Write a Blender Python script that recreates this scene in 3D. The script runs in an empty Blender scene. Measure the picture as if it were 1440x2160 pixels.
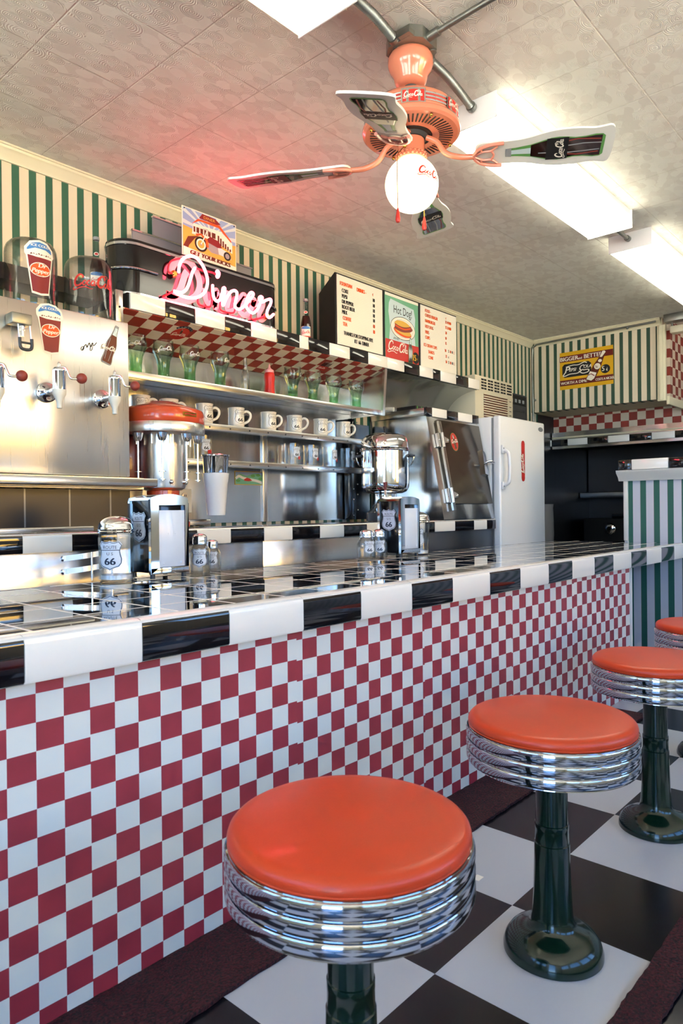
WORLD, EXPO, LAMP, NEON, TUBE, SUN = 6.3, 2.3, 1.0, 9.0, 1.6, 29
import bpy, bmesh, math, random
from mathutils import Vector, Matrix
from mathutils.geometry import tessellate_polygon
random.seed(7)
C = bpy.context.scene.collection
PI = math.pi
def rad(a): return a*PI/180
# ---------------------------------------------------------------- camera
FPX, YAW, PITCH, ROLL, EYE = 1467.9, .7314, -.0028, -.0106, Vector((0, 0, .9))
def cam_axes():
    d = Vector((math.cos(YAW)*math.cos(PITCH), math.sin(YAW)*math.cos(PITCH), math.sin(PITCH)))
    r = Vector((math.sin(YAW), -math.cos(YAW), 0)); u = r.cross(d)
    c, s = math.cos(ROLL), math.sin(ROLL)
    return c*r+s*u, -s*r+c*u, d
CR, CU, CD = cam_axes()
cam = bpy.data.cameras.new('camera'); co = bpy.data.objects.new('camera', cam); C.objects.link(co)
co.matrix_world = Matrix(((CR.x, CU.x, -CD.x, 0), (CR.y, CU.y, -CD.y, 0), (CR.z, CU.z, -CD.z, .9), (0, 0, 0, 1)))
cam.sensor_fit = 'VERTICAL'; cam.sensor_height = 36; cam.lens = 36*FPX/2160; cam.clip_start = .02
bpy.context.scene.camera = co
cam.dof.use_dof = True; cam.dof.focus_distance = 3.0; cam.dof.aperture_fstop = 11
def ray(px, py): return CD + CR*((px-720)/FPX) + CU*((1080-py)/FPX)
def aty(px, py, Y): v = ray(px, py); return EYE+v*(Y/v.y)
def atx(px, py, X): v = ray(px, py); return EYE+v*(X/v.x)
def atz(px, py, Z): v = ray(px, py); return EYE+v*((Z-.9)/v.z)
# ---------------------------------------------------------------- materials
def lin(h):
    h = h.lstrip('#'); o = []
    for i in (0, 2, 4):
        c = int(h[i:i+2], 16)/255; o.append(c/12.92 if c <= .04045 else ((c+.055)/1.055)**2.4)
    return tuple(o)+(1,)
class NT:
    def __init__(s, name):
        s.m = bpy.data.materials.new(name); s.m.use_nodes = True; s.t = s.m.node_tree; s.n = s.t.nodes; s.b = s.n['Principled BSDF']
    def node(s, ty, **kw):
        x = s.n.new(ty)
        for k, v in kw.items():
            if k.startswith('_'): x.inputs[k[1:].replace('_', ' ')].default_value = v
            else: setattr(x, k, v)
        return x
    def link(s, a, b): s.t.links.new(a, b)
    def math(s, op, a, b=None, c=None):
        x = s.n.new('ShaderNodeMath'); x.operation = op
        for i, v in enumerate((a, b, c)):
            if v is None: continue
            if isinstance(v, (int, float)): x.inputs[i].default_value = v
            else: s.link(v, x.inputs[i])
        return x.outputs[0]
    def xyz(s):
        tc = s.n.new('ShaderNodeTexCoord'); sp = s.n.new('ShaderNodeSeparateXYZ'); s.link(tc.outputs['Object'], sp.inputs[0]); s.tc = tc
        return sp.outputs[0], sp.outputs[1], sp.outputs[2]
    def mix(s, f, a, b):
        x = s.n.new('ShaderNodeMix'); x.data_type = 'RGBA'; s.link(f, x.inputs[0])
        for i, v in ((6, a), (7, b)):
            if isinstance(v, tuple): x.inputs[i].default_value = v
            else: s.link(v, x.inputs[i])
        return x.outputs[2]
    def noise(s, scale, vec=None, detail=3, stretch=None):
        x = s.n.new('ShaderNodeTexNoise'); x.inputs['Scale'].default_value = scale; x.inputs['Detail'].default_value = detail
        tc = s.n.new('ShaderNodeTexCoord'); src = tc.outputs['Object']
        if stretch:
            mp = s.n.new('ShaderNodeMapping'); mp.inputs['Scale'].default_value = stretch; s.link(src, mp.inputs[0]); src = mp.outputs[0]
        s.link(src, x.inputs['Vector']); return x.outputs['Fac']
    def bump(s, h, strength=.3, dist=.01):
        x = s.n.new('ShaderNodeBump'); x.inputs['Strength'].default_value = strength; x.inputs['Distance'].default_value = dist
        s.link(h, x.inputs['Height']); s.link(x.outputs[0], s.b.inputs['Normal'])
    def ramp(s, f, lo, hi, a=0, b=1):
        x = s.n.new('ShaderNodeMapRange'); s.link(f, x.inputs[0])
        for i, v in enumerate((lo, hi, a, b)): x.inputs[i+1].default_value = v
        return x.outputs[0]
def mat(name, col, rough=.5, metal=0, coat=0, trans=0, ior=1.45, emit=None, es=0, vary=0, bumpn=0, bscale=200, alpha=1):
    t = NT(name); b = t.b; c = lin(col) if isinstance(col, str) else col
    b.inputs['Base Color'].default_value = c; b.inputs['Roughness'].default_value = rough; b.inputs['Metallic'].default_value = metal
    b.inputs['Coat Weight'].default_value = coat; b.inputs['Coat Roughness'].default_value = .05
    b.inputs['Transmission Weight'].default_value = trans; b.inputs['IOR'].default_value = ior
    if emit: b.inputs['Emission Color'].default_value = lin(emit); b.inputs['Emission Strength'].default_value = es
    if vary:
        n = t.noise(9); f = t.ramp(n, .3, .7, 1-vary, 1+vary)
        mx = t.n.new('ShaderNodeMix'); mx.data_type = 'RGBA'; mx.blend_type = 'MULTIPLY'; mx.inputs[0].default_value = 1
        mx.inputs[6].default_value = c; cb = t.n.new('ShaderNodeCombineColor')
        for i in range(3): t.link(f, cb.inputs[i])
        t.link(cb.outputs[0], mx.inputs[7]); t.link(mx.outputs[2], b.inputs['Base Color'])
    if bumpn: t.bump(t.noise(bscale), bumpn, .002)
    return t.m
def parity(t, a, b, s, oa=0, ob=0):
    fa = t.math('FLOOR', t.math('DIVIDE', t.math('SUBTRACT', a, oa), s)); fb = t.math('FLOOR', t.math('DIVIDE', t.math('SUBTRACT', b, ob), s))
    return t.math('FLOORED_MODULO', t.math('ADD', fa, fb), 2)
def checker(name, ax, s, o, colA, colB, rough=.5, coat=0, seam=None, var=.12):
    t = NT(name); p = dict(zip('xyz', t.xyz())); a, b = p[ax[0]], p[ax[1]]
    if seam:   # every strip of wallpaper hangs a hair off its neighbour
        k = t.math('FLOOR', t.math('DIVIDE', t.math('SUBTRACT', a, seam[0]), seam[1]))
        b = t.math('ADD', b, t.math('MULTIPLY', t.math('FLOORED_MODULO', k, 2), .004))
    f = parity(t, a, b, s, *o)
    n = t.noise(14, detail=5); mo = t.ramp(n, .35, .7, 1-var, 1+var)
    c = t.mix(f, lin(colA), lin(colB)); mm = t.n.new('ShaderNodeMix'); mm.data_type = 'RGBA'; mm.blend_type = 'MULTIPLY'; mm.inputs[0].default_value = 1
    t.link(c, mm.inputs[6]); cb = t.n.new('ShaderNodeCombineColor')
    g = t.math('ADD', t.math('MULTIPLY', t.math('SUBTRACT', mo, 1.0), t.math('SUBTRACT', 1.0, f) if var > 0 else f), 1.0)
    for i in range(3): t.link(g, cb.inputs[i])
    t.link(cb.outputs[0], mm.inputs[7]); t.link(mm.outputs[2], t.b.inputs['Base Color'])
    t.b.inputs['Roughness'].default_value = rough; t.b.inputs['Coat Weight'].default_value = coat
    return t.m
def stripes(name, ax, period, off, duty, colA='#2c5d49', colB='#d8cbb2', jit=0):
    t = NT(name); p = dict(zip('xyz', t.xyz())); a = p[ax]
    f = t.math('FLOORED_MODULO', t.math('DIVIDE', t.math('SUBTRACT', a, off), period), 1.0)
    g = t.math('LESS_THAN', f, duty)
    e = t.math('LESS_THAN', t.math('ABSOLUTE', t.math('SUBTRACT', f, duty)), .02)
    c = t.mix(g, lin(colB), lin(colA)); c = t.mix(t.math('MULTIPLY', e, .35), c, lin('#6b4b3a'))
    t.link(c, t.b.inputs['Base Color']); t.b.inputs['Roughness'].default_value = .55
    return t.m
def steel(name, col='#c9c8c4', rough=.24, st=(60, 60, 1.2), wav=.35, rvar=.05):
    t = NT(name); t.b.inputs['Base Color'].default_value = lin(col); t.b.inputs['Metallic'].default_value = 1
    n = t.noise(3, stretch=st, detail=4); t.link(t.ramp(n, .2, .8, rough-rvar*.5, rough+rvar), t.b.inputs['Roughness'])
    n2 = t.noise(1.0, stretch=tuple(min(5, max(.15, x*.09)) for x in st), detail=0)
    h = t.math('ADD', t.math('MULTIPLY', n2, 1.0), t.math('MULTIPLY', n, .0006)); t.bump(h, wav, .05)
    return t.m
M = {}
M['chrome'] = mat('chrome', '#e4e6ea', .06, 1)
M['chromed'] = mat('stool_chrome', '#b9bdc6', .05, 1)
M['steel'] = steel('brushed_steel', '#dcdbd6', .28)
M['steelh'] = steel('brushed_steel_horizontal', st=(1.2, 60, 60), rough=.22)
M['steelp'] = steel('polished_steel_panel', '#c9c9c8', .16, (60, 60, .5), .55, .06)
M['steeld'] = steel('dull_dark_steel', '#77797b', .3, (50, 50, 1.5), .3)
M['steelk'] = steel('shade_darkened_kitchen_steel', '#505052', .35, (20, 20, 1), .3)  # the unlit recess's darkness is put into the steel colour
M['galv'] = mat('galvanised_metal', '#8f928c', .42, 1, vary=.25)
M['orange'] = mat('orange_vinyl', '#c43a14', .38, coat=.1, vary=.06, bumpn=.12, bscale=420)
M['orangem'] = mat('orange_enamel', '#cc4a22', .22, coat=.5)
M['fan'] = mat('salmon_enamel', '#cc7c62', .2, coat=.5)
M['fand'] = mat('salmon_enamel_relief', '#d98a78', .3, coat=.3)
M['green'] = mat('dark_green_enamel', '#0a2216', .16, coat=.35)
M['white'] = mat('white_enamel', '#e6e8ea', .28, coat=.3)
M['whitep'] = mat('white_plastic', '#dcdcd6', .4)
M['cream'] = mat('cream_paint', '#ddd6b8', .5)
M['creamd'] = mat('beige_plastic', '#cfc8b0', .5)
M['paper'] = mat('white_card', '#ebe6d8', .6)
M['bluish'] = mat('white_paper_face', '#d8e0ea', .5)
M['wtile'] = mat('white_glazed_tile', '#eceae4', .12, coat=.4)
M['btile'] = mat('black_glazed_tile', '#141214', .06, coat=.8)
M['ceram'] = mat('cream_white_glaze', '#e9e2d2', .15, coat=.5)
M['black'] = mat('black_enamel', '#0b0b0d', .14, coat=.5)
M['blackm'] = mat('black_matte', '#0d0d0e', .5)
M['dgrey'] = mat('charcoal_plastic', '#34383c', .45)
M['grey'] = mat('mid_grey_paint', '#8b8a90', .4)
M['ink'] = mat('black_ink', '#141414', .6)
M['inkblue'] = mat('navy_ink', '#1b2a40', .5)
M['red'] = mat('red_print', '#c02a22', .4)
M['redd'] = mat('deep_red_print', '#7c1a22', .4)
M['reddk'] = mat('dark_red_enamel', '#6a1b18', .3, coat=.3)
M['orng'] = mat('orange_letter', '#e2561c', .5)
M['yellow'] = mat('yellow_print', '#d9a712', .45)
M['sand'] = mat('sand_print', '#d6a94a', .5)
M['sky'] = mat('sky_blue_print', '#8ba6d0', .5)
M['blue'] = mat('blue_print', '#3f7fc0', .45)
M['mint'] = mat('mint_print', '#6fae8c', .5)
M['pale'] = mat('pale_blue_print', '#c3d6da', .5)
M['brown'] = mat('brown_print', '#5e2412', .4)
M['brownd'] = mat('cola_brown', '#250c08', .1, coat=.6)
M['grn'] = mat('bottle_green_print', '#5f9a52', .4)
M['gry'] = mat('grey_print', '#8d9296', .5)
M['knob'] = mat('brick_red_plastic', '#8a3a30', .45)
M['milky'] = mat('milky_plastic', '#dcdcd2', .35)
M['pink'] = mat('pink_matte', '#e9a6a6', .5)
M['brass'] = mat('brass', '#c59a4a', .2, 1)
def thin_glass(name, tint, ior=1.5, edge=.35, base='#ffffff', low=None):
    t = NT(name); o = t.n['Material Output']; tr = t.node('ShaderNodeBsdfTransparent'); gl = t.node('ShaderNodeBsdfGlossy', _Roughness=.02); f0 = t.node('ShaderNodeLayerWeight', _Blend=.5); fr = t.math('ADD', t.math('MULTIPLY', t.math('POWER', f0.outputs['Facing'], 4.0), .9), .035)
    lw = t.node('ShaderNodeLayerWeight', _Blend=edge); c = t.mix(lw.outputs['Facing'], lin(base), lin(tint))
    if low: x, y, z = t.xyz(); c = t.mix(t.ramp(z, .03, .12), t.mix(lw.outputs['Facing'], lin(low), lin(tint)), t.mix(lw.outputs['Facing'], lin('#fbfefb'), lin('#cfdccf')))
    t.link(c, tr.inputs[0])
    m = t.n.new('ShaderNodeMixShader'); t.link(fr, m.inputs[0]); t.link(tr.outputs[0], m.inputs[1]); t.link(gl.outputs[0], m.inputs[2]); t.link(m.outputs[0], o.inputs[0]); return t.m
M['glass'] = thin_glass('clear_glass', '#c4ccca')
M['glassg'] = thin_glass('green_tinted_glass', '#a4d8aa', low='#d8f0da')
M['lampg'] = mat('lit_globe', '#fff6dc', .3, emit='#ffe9b8', es=LAMP)
M['neon'] = mat('neon_tube', '#ff9a9a', .3, emit='#ff4a5c', es=NEON)
M['neond'] = mat('red_coated_tube', '#b03040', .3)
M['tube'] = mat('fluorescent_diffuser', '#ffffff', .4, emit='#fdf8e0', es=TUBE)
M['tubed'] = mat('dim_prismatic_diffuser', '#f2f2e2', .25, emit='#f6f2d2', es=TUBE*.2)  # weak glow of its own, the near light burns dim
M['napkin'] = mat('napkin_panel', '#d3deee', .3, 0, coat=.3)  # pale blue stands in for daylight mirrored in the metal plate
M['water'] = mat('clear_plastic_bag', '#c8ccd0', .3, trans=.6)
M['cyl'] = mat('ketchup_plastic', '#c8261e', .3)
# ---------------------------------------------------------------- mesh builder
class Pl:      # a flat frame
    def __init__(s, o, u, v): s.o = Vector(o); s.u = Vector(u).normalized(); s.v = Vector(v).normalized(); s.n = s.u.cross(s.v); s.step = None
    def __call__(s, u, v, w=0): return s.o+s.u*u+s.v*v+s.n*w
class Cy:      # wraps round an upright cylinder or cone: a0 = angle that faces out, z0 = height
    def __init__(s, c, R, a0, z0, R1=None, H=1): s.c = Vector(c); s.R = R; s.a0 = a0; s.z0 = z0; s.R1 = R if R1 is None else R1; s.H = H; s.step = R*.22
    def __call__(s, u, v, w=0):
        r = s.R+(s.R1-s.R)*(v/s.H)+w; a = s.a0+u/s.R
        return Vector((s.c.x+r*math.cos(a), s.c.y+r*math.sin(a), s.c.z+s.z0+v))
class Sp:      # wraps round a ball
    def __init__(s, c, R, a0, e0=0): s.c = Vector(c); s.R = R; s.a0 = a0; s.e0 = e0; s.step = R*.25
    def __call__(s, u, v, w=0):
        r = s.R+w; a = s.a0+u/s.R; e = s.e0+v/s.R
        return s.c+Vector((r*math.cos(e)*math.cos(a), r*math.cos(e)*math.sin(a), r*math.sin(e)))
textcache = {}
def textmesh(s):
    if s not in textcache:
        cu = bpy.data.curves.new('t', 'FONT'); cu.body = s; cu.size = 1; cu.resolution_u = 3
        o = bpy.data.objects.new('t', cu); C.objects.link(o); dg = bpy.context.evaluated_depsgraph_get()
        me = bpy.data.meshes.new_from_object(o.evaluated_get(dg)); vs = [v.co.copy() for v in me.vertices]; fs = [tuple(p.vertices) for p in me.polygons]
        bpy.data.objects.remove(o); bpy.data.curves.remove(cu); bpy.data.meshes.remove(me); textcache[s] = (vs, fs)
    return textcache[s]
def cat(pts, n=6, closed=False):     # Catmull-Rom
    P = [Vector(p) for p in pts]; out = []; L = len(P)
    for i in range(L if closed else L-1):
        g = (lambda k: P[k % L]) if closed else (lambda k: P[max(0, min(L-1, k))])
        a, b, c, d = g(i-1), g(i), g(i+1), g(i+2)
        for k in range(n):
            t = k/n; out.append(.5*((2*b)+(c-a)*t+(2*a-5*b+4*c-d)*t*t+(3*b-a-3*c+d)*t**3))
    if not closed: out.append(P[-1])
    return out
class MB:
    def __init__(s): s.v = []; s.f = []; s.mi = []; s.mats = []
    def m(s, k):
        k = M[k] if isinstance(k, str) else k
        if k not in s.mats: s.mats.append(k)
        return s.mats.index(k)
    def add(s, vs, fs, k):
        n = len(s.v); i = s.m(k); s.v += [Vector(v) for v in vs]
        for f in fs: s.f.append(tuple(n+q for q in f)); s.mi.append(i)
        return s
    def bm(s, b, k, mx=None):
        b.verts.ensure_lookup_table(); b.verts.index_update()
        s.add([(mx @ v.co if mx else v.co.copy()) for v in b.verts], [tuple(v.index for v in f.verts) for f in b.faces], k); b.free(); return s
    def box(s, x0, x1, y0, y1, z0, z1, k, bev=0, seg=2, mx=None):
        if x1 < x0: x0, x1 = x1, x0
        if y1 < y0: y0, y1 = y1, y0
        if z1 < z0: z0, z1 = z1, z0
        b = bmesh.new(); bmesh.ops.create_cube(b, size=1)
        for v in b.verts: v.co = Vector(((x0+x1)/2+v.co.x*(x1-x0), (y0+y1)/2+v.co.y*(y1-y0), (z0+z1)/2+v.co.z*(z1-z0)))
        if bev: bmesh.ops.bevel(b, geom=b.edges[:], offset=bev, segments=seg, affect='EDGES', profile=.5)
        return s.bm(b, k, mx)
    def lathe(s, prof, c, k, seg=40, mx=None, a0=0, a1=2*PI):
        c = Vector(c); vs = []; fs = []; full = abs(a1-a0-2*PI) < 1e-6; n = seg if full else seg+1
        for r, z in prof:
            for i in range(n):
                a = a0+(a1-a0)*i/seg; p = Vector((r*math.cos(a), r*math.sin(a), z)); vs.append(c+(mx @ p if mx else p))
        for j in range(len(prof)-1):
            for i in range(seg):
                q = (i+1) % n if full else i+1
                fs.append((j*n+i, j*n+q, (j+1)*n+q, (j+1)*n+i))
        return s.add(vs, fs, k)
    def tube(s, pts, r, k, seg=10, closed=False, cap=True):
        P = [Vector(p) for p in pts]; L = len(P); rs = r if isinstance(r, (list, tuple)) else [r]*L; vs = []; fs = []
        T = []
        for i in range(L):
            a = P[(i-1) % L] if closed else P[max(0, i-1)]; b = P[(i+1) % L] if closed else P[min(L-1, i+1)]
            d = (b-a); T.append(d.normalized() if d.length > 1e-9 else Vector((0, 0, 1)))
        up = Vector((0, 0, 1)) if abs(T[0].z) < .9 else Vector((1, 0, 0)); n = T[0].cross(up).normalized()
        for i in range(L):
            n = (n-T[i]*n.dot(T[i])); n = n.normalized() if n.length > 1e-6 else T[i].orthogonal().normalized(); b = T[i].cross(n)
            for j in range(seg): a = 2*PI*j/seg; vs.append(P[i]+(n*math.cos(a)+b*math.sin(a))*rs[i])
        for i in range(L if closed else L-1):
            q = (i+1) % L
            for j in range(seg): fs.append((i*seg+j, i*seg+(j+1) % seg, q*seg+(j+1) % seg, q*seg+j))
        if cap and not closed: fs.append(tuple(range(seg-1, -1, -1))); fs.append(tuple((L-1)*seg+j for j in range(seg)))
        return s.add(vs, fs, k)
    def sphere(s, c, r, k, seg=20, sc=(1, 1, 1)):
        c = Vector(c); n = seg//2; pr = [(max(1e-5, math.sin(PI*i/n))*r, -math.cos(PI*i/n)*r) for i in range(n+1)]
        vs = []; fs = []
        for q, z in pr:
            for i in range(seg): a = 2*PI*i/seg; vs.append(c+Vector((q*math.cos(a)*sc[0], q*math.sin(a)*sc[1], z*sc[2])))
        for j in range(n):
            for i in range(seg): fs.append((j*seg+i, j*seg+(i+1) % seg, (j+1)*seg+(i+1) % seg, (j+1)*seg+i))
        return s.add(vs, fs, k)
    def extr(s, prof, fr, w0, w1, k, cap=True):     # closed outline extruded along the frame's normal
        n = len(prof); vs = [fr(u, v, w0) for u, v in prof]+[fr(u, v, w1) for u, v in prof]
        fs = [(i, (i+1) % n, n+(i+1) % n, n+i) for i in range(n)]
        s.add(vs, fs, k)
        if cap:
            tr = tessellate_polygon([[Vector((u, v, 0)) for u, v in prof]])
            s.add(vs, [tuple(n+i for i in t) for t in tr]+[tuple(reversed(t)) for t in tr], k)
        return s
    def tris(s, vs2, fs, fr, w, k):
        if fr.step:
            out = []; st = [[vs2[i] for i in f] for f in fs]; st = [[p[0], p[i], p[i+1]] for p in st for i in range(1, len(p)-1)]
            while st:
                t = st.pop(); e = [(abs(t[i][0]-t[(i+1) % 3][0]), i) for i in range(3)]; m, i = max(e)
                if m > fr.step:
                    a, b, c = t[i], t[(i+1) % 3], t[(i+2) % 3]; h = ((a[0]+b[0])/2, (a[1]+b[1])/2); st += [[a, h, c], [h, b, c]]
                else: out.append(t)
            vs = [fr(p[0], p[1], w) for t in out for p in t]; return s.add(vs, [(3*i, 3*i+1, 3*i+2) for i in range(len(out))], k)
        return s.add([fr(p[0], p[1], w) for p in vs2], fs, k)
    def poly(s, pts, fr, k, w=.0006):
        tr = tessellate_polygon([[Vector((p[0], p[1], 0)) for p in pts]])
        return s.tris([(p[0], p[1]) for p in pts], [tuple(t) for t in tr], fr, w, k)
    def rect(s, u0, u1, v0, v1, fr, k, w=.0006): return s.tris([(u0, v0), (u1, v0), (u1, v1), (u0, v1)], [(0, 1, 2, 3)], fr, w, k)
    def ell(s, cu, cv, ru, rv, fr, k, w=.0006, n=28, rot=0):
        c, q = math.cos(rot), math.sin(rot)
        return s.poly([(cu+ru*math.cos(2*PI*i/n)*c-rv*math.sin(2*PI*i/n)*q, cv+ru*math.cos(2*PI*i/n)*q+rv*math.sin(2*PI*i/n)*c) for i in range(n)], fr, k, w)
    def ribbon(s, pts, wd, fr, k, w=.0008, closed=False):
        P = [Vector((p[0], p[1])) for p in pts]; L = len(P); vs = []; fs = []
        for i in range(L):
            a = P[(i-1) % L] if closed else P[max(0, i-1)]; b = P[(i+1) % L] if closed else P[min(L-1, i+1)]; d = b-a
            d = d.normalized() if d.length > 1e-9 else Vector((1, 0)); n = Vector((-d.y, d.x)); h = (wd[i] if isinstance(wd, list) else wd)/2
            vs += [tuple(P[i]+n*h), tuple(P[i]-n*h)]
        for i in range(L if closed else L-1): q = (i+1) % L; fs.append((2*i, 2*i+1, 2*q+1, 2*q))
        return s.tris(vs, fs, fr, w, k)
    def text(s, string, u, v, h, fr, k, w=.001, align='l', sx=1, shear=0, bold=0, rot=0):
        vs, fs = textmesh(string)
        if not vs: return s
        x0 = min(p.x for p in vs); x1 = max(p.x for p in vs); sc = h/.72; W = (x1-x0)*sc*sx
        off = {'l': 0, 'c': -W/2, 'r': -W}[align]; c, q = math.cos(rot), math.sin(rot); pts = []
        for p in vs:
            a = (p.x-x0)*sc*sx+off+p.y*sc*shear; b = p.y*sc; pts.append((u+a*c-b*q, v+a*q+b*c))
        for d in ([0] if not bold else [-bold*h/2, 0, bold*h/2]):
            s.tris([(a+d*c, b+d*q) for a, b in pts], fs, fr, w+d*.001, k)
        return s
    def build(s, name, parent=None, origin=None, smooth=38, **kw):
        o0 = Vector(origin) if origin is not None else (parent.get('_o') and Vector(parent['_o']) or Vector()) if parent else Vector()
        me = bpy.data.meshes.new(name); me.from_pydata([v-o0 for v in s.v], [], s.f)
        for m_ in s.mats: me.materials.append(m_)
        me.polygons.foreach_set('material_index', s.mi); me.validate(); me.update()
        b = bmesh.new(); b.from_mesh(me); bmesh.ops.remove_doubles(b, verts=b.verts, dist=1e-6); b.to_mesh(me); b.free()
        me.polygons.foreach_set('use_smooth', [True]*len(me.polygons)); me.set_sharp_from_angle(angle=rad(smooth))
        o = bpy.data.objects.new(name, me); C.objects.link(o)
        if parent: o.parent = parent; o['_o'] = list(o0)
        else: o.location = o0; o['_o'] = list(o0)
        for k, v in kw.items(): o[k] = v
        return o
def thing(name, label, category, loc, group=None, rz=0):
    o = bpy.data.objects.new(name, None); C.objects.link(o); o.location = loc; o.rotation_euler = (0, 0, rz)
    o['label'] = label; o['category'] = category; o['_o'] = list(loc); o.empty_display_size = .02
    if group: o['group'] = group
    return o
def tag(o, label, category, group=None, kind=None):
    o['label'] = label; o['category'] = category
    if group: o['group'] = group
    if kind: o['kind'] = kind
    return o
def struct(o): o['kind'] = 'structure'; return o
def dup(root, loc, label, rz=0, group=None):
    def cp(o, par):
        c = o.copy(); C.objects.link(c)
        if par: c.parent = par
        for ch in o.children: cp(ch, c)
        return c
    r = cp(root, None); r.location = loc; r.rotation_euler = (0, 0, rz); r['label'] = label
    if group: r['group'] = group
    return r
# ---------------------------------------------------------------- lettering and emblems
def ell(cx, cy, rx, ry, sl=.25, n=16, a0=.6, a1=None):
    a1 = a0+2*PI if a1 is None else a1
    return [(cx+rx*math.cos(a0+(a1-a0)*i/n)+sl*ry*math.sin(a0+(a1-a0)*i/n), cy+ry*math.sin(a0+(a1-a0)*i/n)) for i in range(n+1)]
SCRIPT = [   # (points, width) in a box about 10 wide and 3.4 high
    ([(2.5, 2.35), (2.35, 2.95), (1.7, 3.15), (.95, 2.6), (.45, 1.6), (.5, .75), (1.05, .45), (1.75, .7), (2.15, 1.15)], .42),
    ([(1.05, .45), (.3, .2), (-.1, -.35), (.5, -.5), (1.6, -.05), (3.0, .12), (4.1, -.25), (4.7, -.1)], .2),
    (ell(2.75, 1.15, .36, .55), .24), ([(4.05, 1.5), (3.85, 1.75), (3.5, 1.45), (3.4, .9), (3.65, .6), (4.0, .75)], .27),
    (ell(4.65, 1.15, .36, .55), .24), ([(5.15, 1.75), (5.0, 1.1), (5.05, .7), (5.3, .65)], .25), ([(5.25, 1.25), (5.7, 1.4)], .2),
    ([(7.7, 2.3), (7.7, 2.95), (7.1, 3.25), (6.4, 2.7), (5.95, 1.7), (6.0, .8), (6.5, .45), (7.15, .75), (7.5, 1.2)], .42),
    ([(6.2, 2.4), (6.9, 3.0), (7.8, 3.55), (8.5, 3.4), (8.3, 3.0), (7.6, 2.95)], .16),
    (ell(7.95, 1.15, .34, .55), .24), ([(8.55, .9), (9.05, 2.0), (9.2, 2.9), (9.0, 3.1), (8.75, 2.5), (8.6, 1.3), (8.75, .7), (9.0, .7)], .22),
    (ell(9.5, 1.15, .36, .55), .24), ([(10.0, 1.75), (9.85, 1.1), (9.9, .7), (10.2, .65)], .25)]
def script(mb, u, v, W, fr, k, w=.0012, rot=0, fat=1.0, frac=None):      # flowing two-word soda lettering
    sc = W/10.2; c, q = math.cos(rot), math.sin(rot)
    for i, (pts, wd) in enumerate(SCRIPT):
        P = [(p.x*sc, p.y*sc) for p in cat([(a, b, 0) for a, b in pts], 4)]
        L = len(P); wl = [wd*sc*fat*(.45+.55*math.sin(PI*min(1, max(0, .08+.84*j/(L-1))))) for j in range(L)]
        mb.ribbon([(u+a*c-b*q, v+a*q+b*c) for a, b in P], wl, fr, k, w+i*.00001)
SH = [(0, .5), (.1, .46), (.2, .45), (.32, .48), (.37, .5), (.5, .37), (.44, .27), (.41, .15), (.44, .02), (.49, -.12), (.47, -.27), (.36, -.38), (.18, -.43), (.06, -.47), (0, -.5)]
SH = SH+[(-a, b) for a, b in reversed(SH[1:-1])]
def shield(mb, u, v, h, fr, face='paper', ink='inkblue', w=.0006, line=True, red=False):
    W = h*.82; sc = lambda s: [(u+a*W*s, v+b*h*s) for a, b in SH]
    mb.poly(sc(1), fr, face, w)
    if line: mb.ribbon(sc(.93), h*.02, fr, ink, w+.0004, True)
    mb.rect(u-W*.4, u+W*.4, v+h*.175, v+h*.195, fr, ink, w+.0004)
    mb.text('ROUTE', u, v+h*.23, h*.11, fr, ink, w+.0005, 'c', .95)
    mb.text('U S', u, v+h*.015, h*.1, fr, ink, w+.0005, 'c', 1.1)
    mb.text('66', u, v-h*.31, h*.24, fr, ink, w+.0005, 'c', 1.15, bold=.12)
    if red: mb.poly([(u+W*.15, v-h*.62), (u+W*.1, v-h*.36), (u+W*.62, v-h*.3), (u+W*.68, v-h*.58)], fr, 'red', w+.0008)
BOT = [(0, .045), (.06, .05), (.10, .052), (.16, .06), (.26, .075), (.36, .105), (.46, .135), (.54, .142), (.62, .135), (.70, .12), (.80, .122), (.90, .138), (.97, .135), (1, .11)]
def bottlepic(mb, fr, u, v, H, k='brownd', rot=0, w=.0008, edge='grn', txt=True, cap='gry', lab='paper'):
    """a printed contour bottle, upright along +v, base centre at (u, v)"""
    c, q = math.cos(rot), math.sin(rot)
    def R(a, b): return (u+a*c-b*q, v+a*q+b*c)
    def out(s, t0=0, t1=1, ds=0):
        P = []
        for t, hw in BOT:
            if t0-1e-6 <= t <= t1+1e-6: P.append((hw*s*H+ds, (1-t)*H))
        return [R(a, b) for a, b in P]+[R(-a, b) for a, b in reversed(P)]
    mb.poly(out(1.0), fr, edge, w); mb.poly(out(.86, .26, .97), fr, k, w+.0003)
    mb.poly(out(.7, .06, .26), fr, 'pale', w+.0003); mb.poly(out(1.05, 0, .06), fr, cap, w+.0005)
    for a0, t0, t1 in ((-.075, .36, .9), (.04, .5, .92)): mb.ribbon([R(a0*H, (1-t0)*H), R(a0*H*1.15, (1-(t0+t1)/2)*H), R(a0*H*.9, (1-t1)*H)], .014*H, fr, 'gry', w+.0006)
    if txt:
        o = R(-.125*H, .44*H); script(mb, o[0], o[1], .26*H, fr, lab, w+.0012, rot, 1.5)
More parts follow.
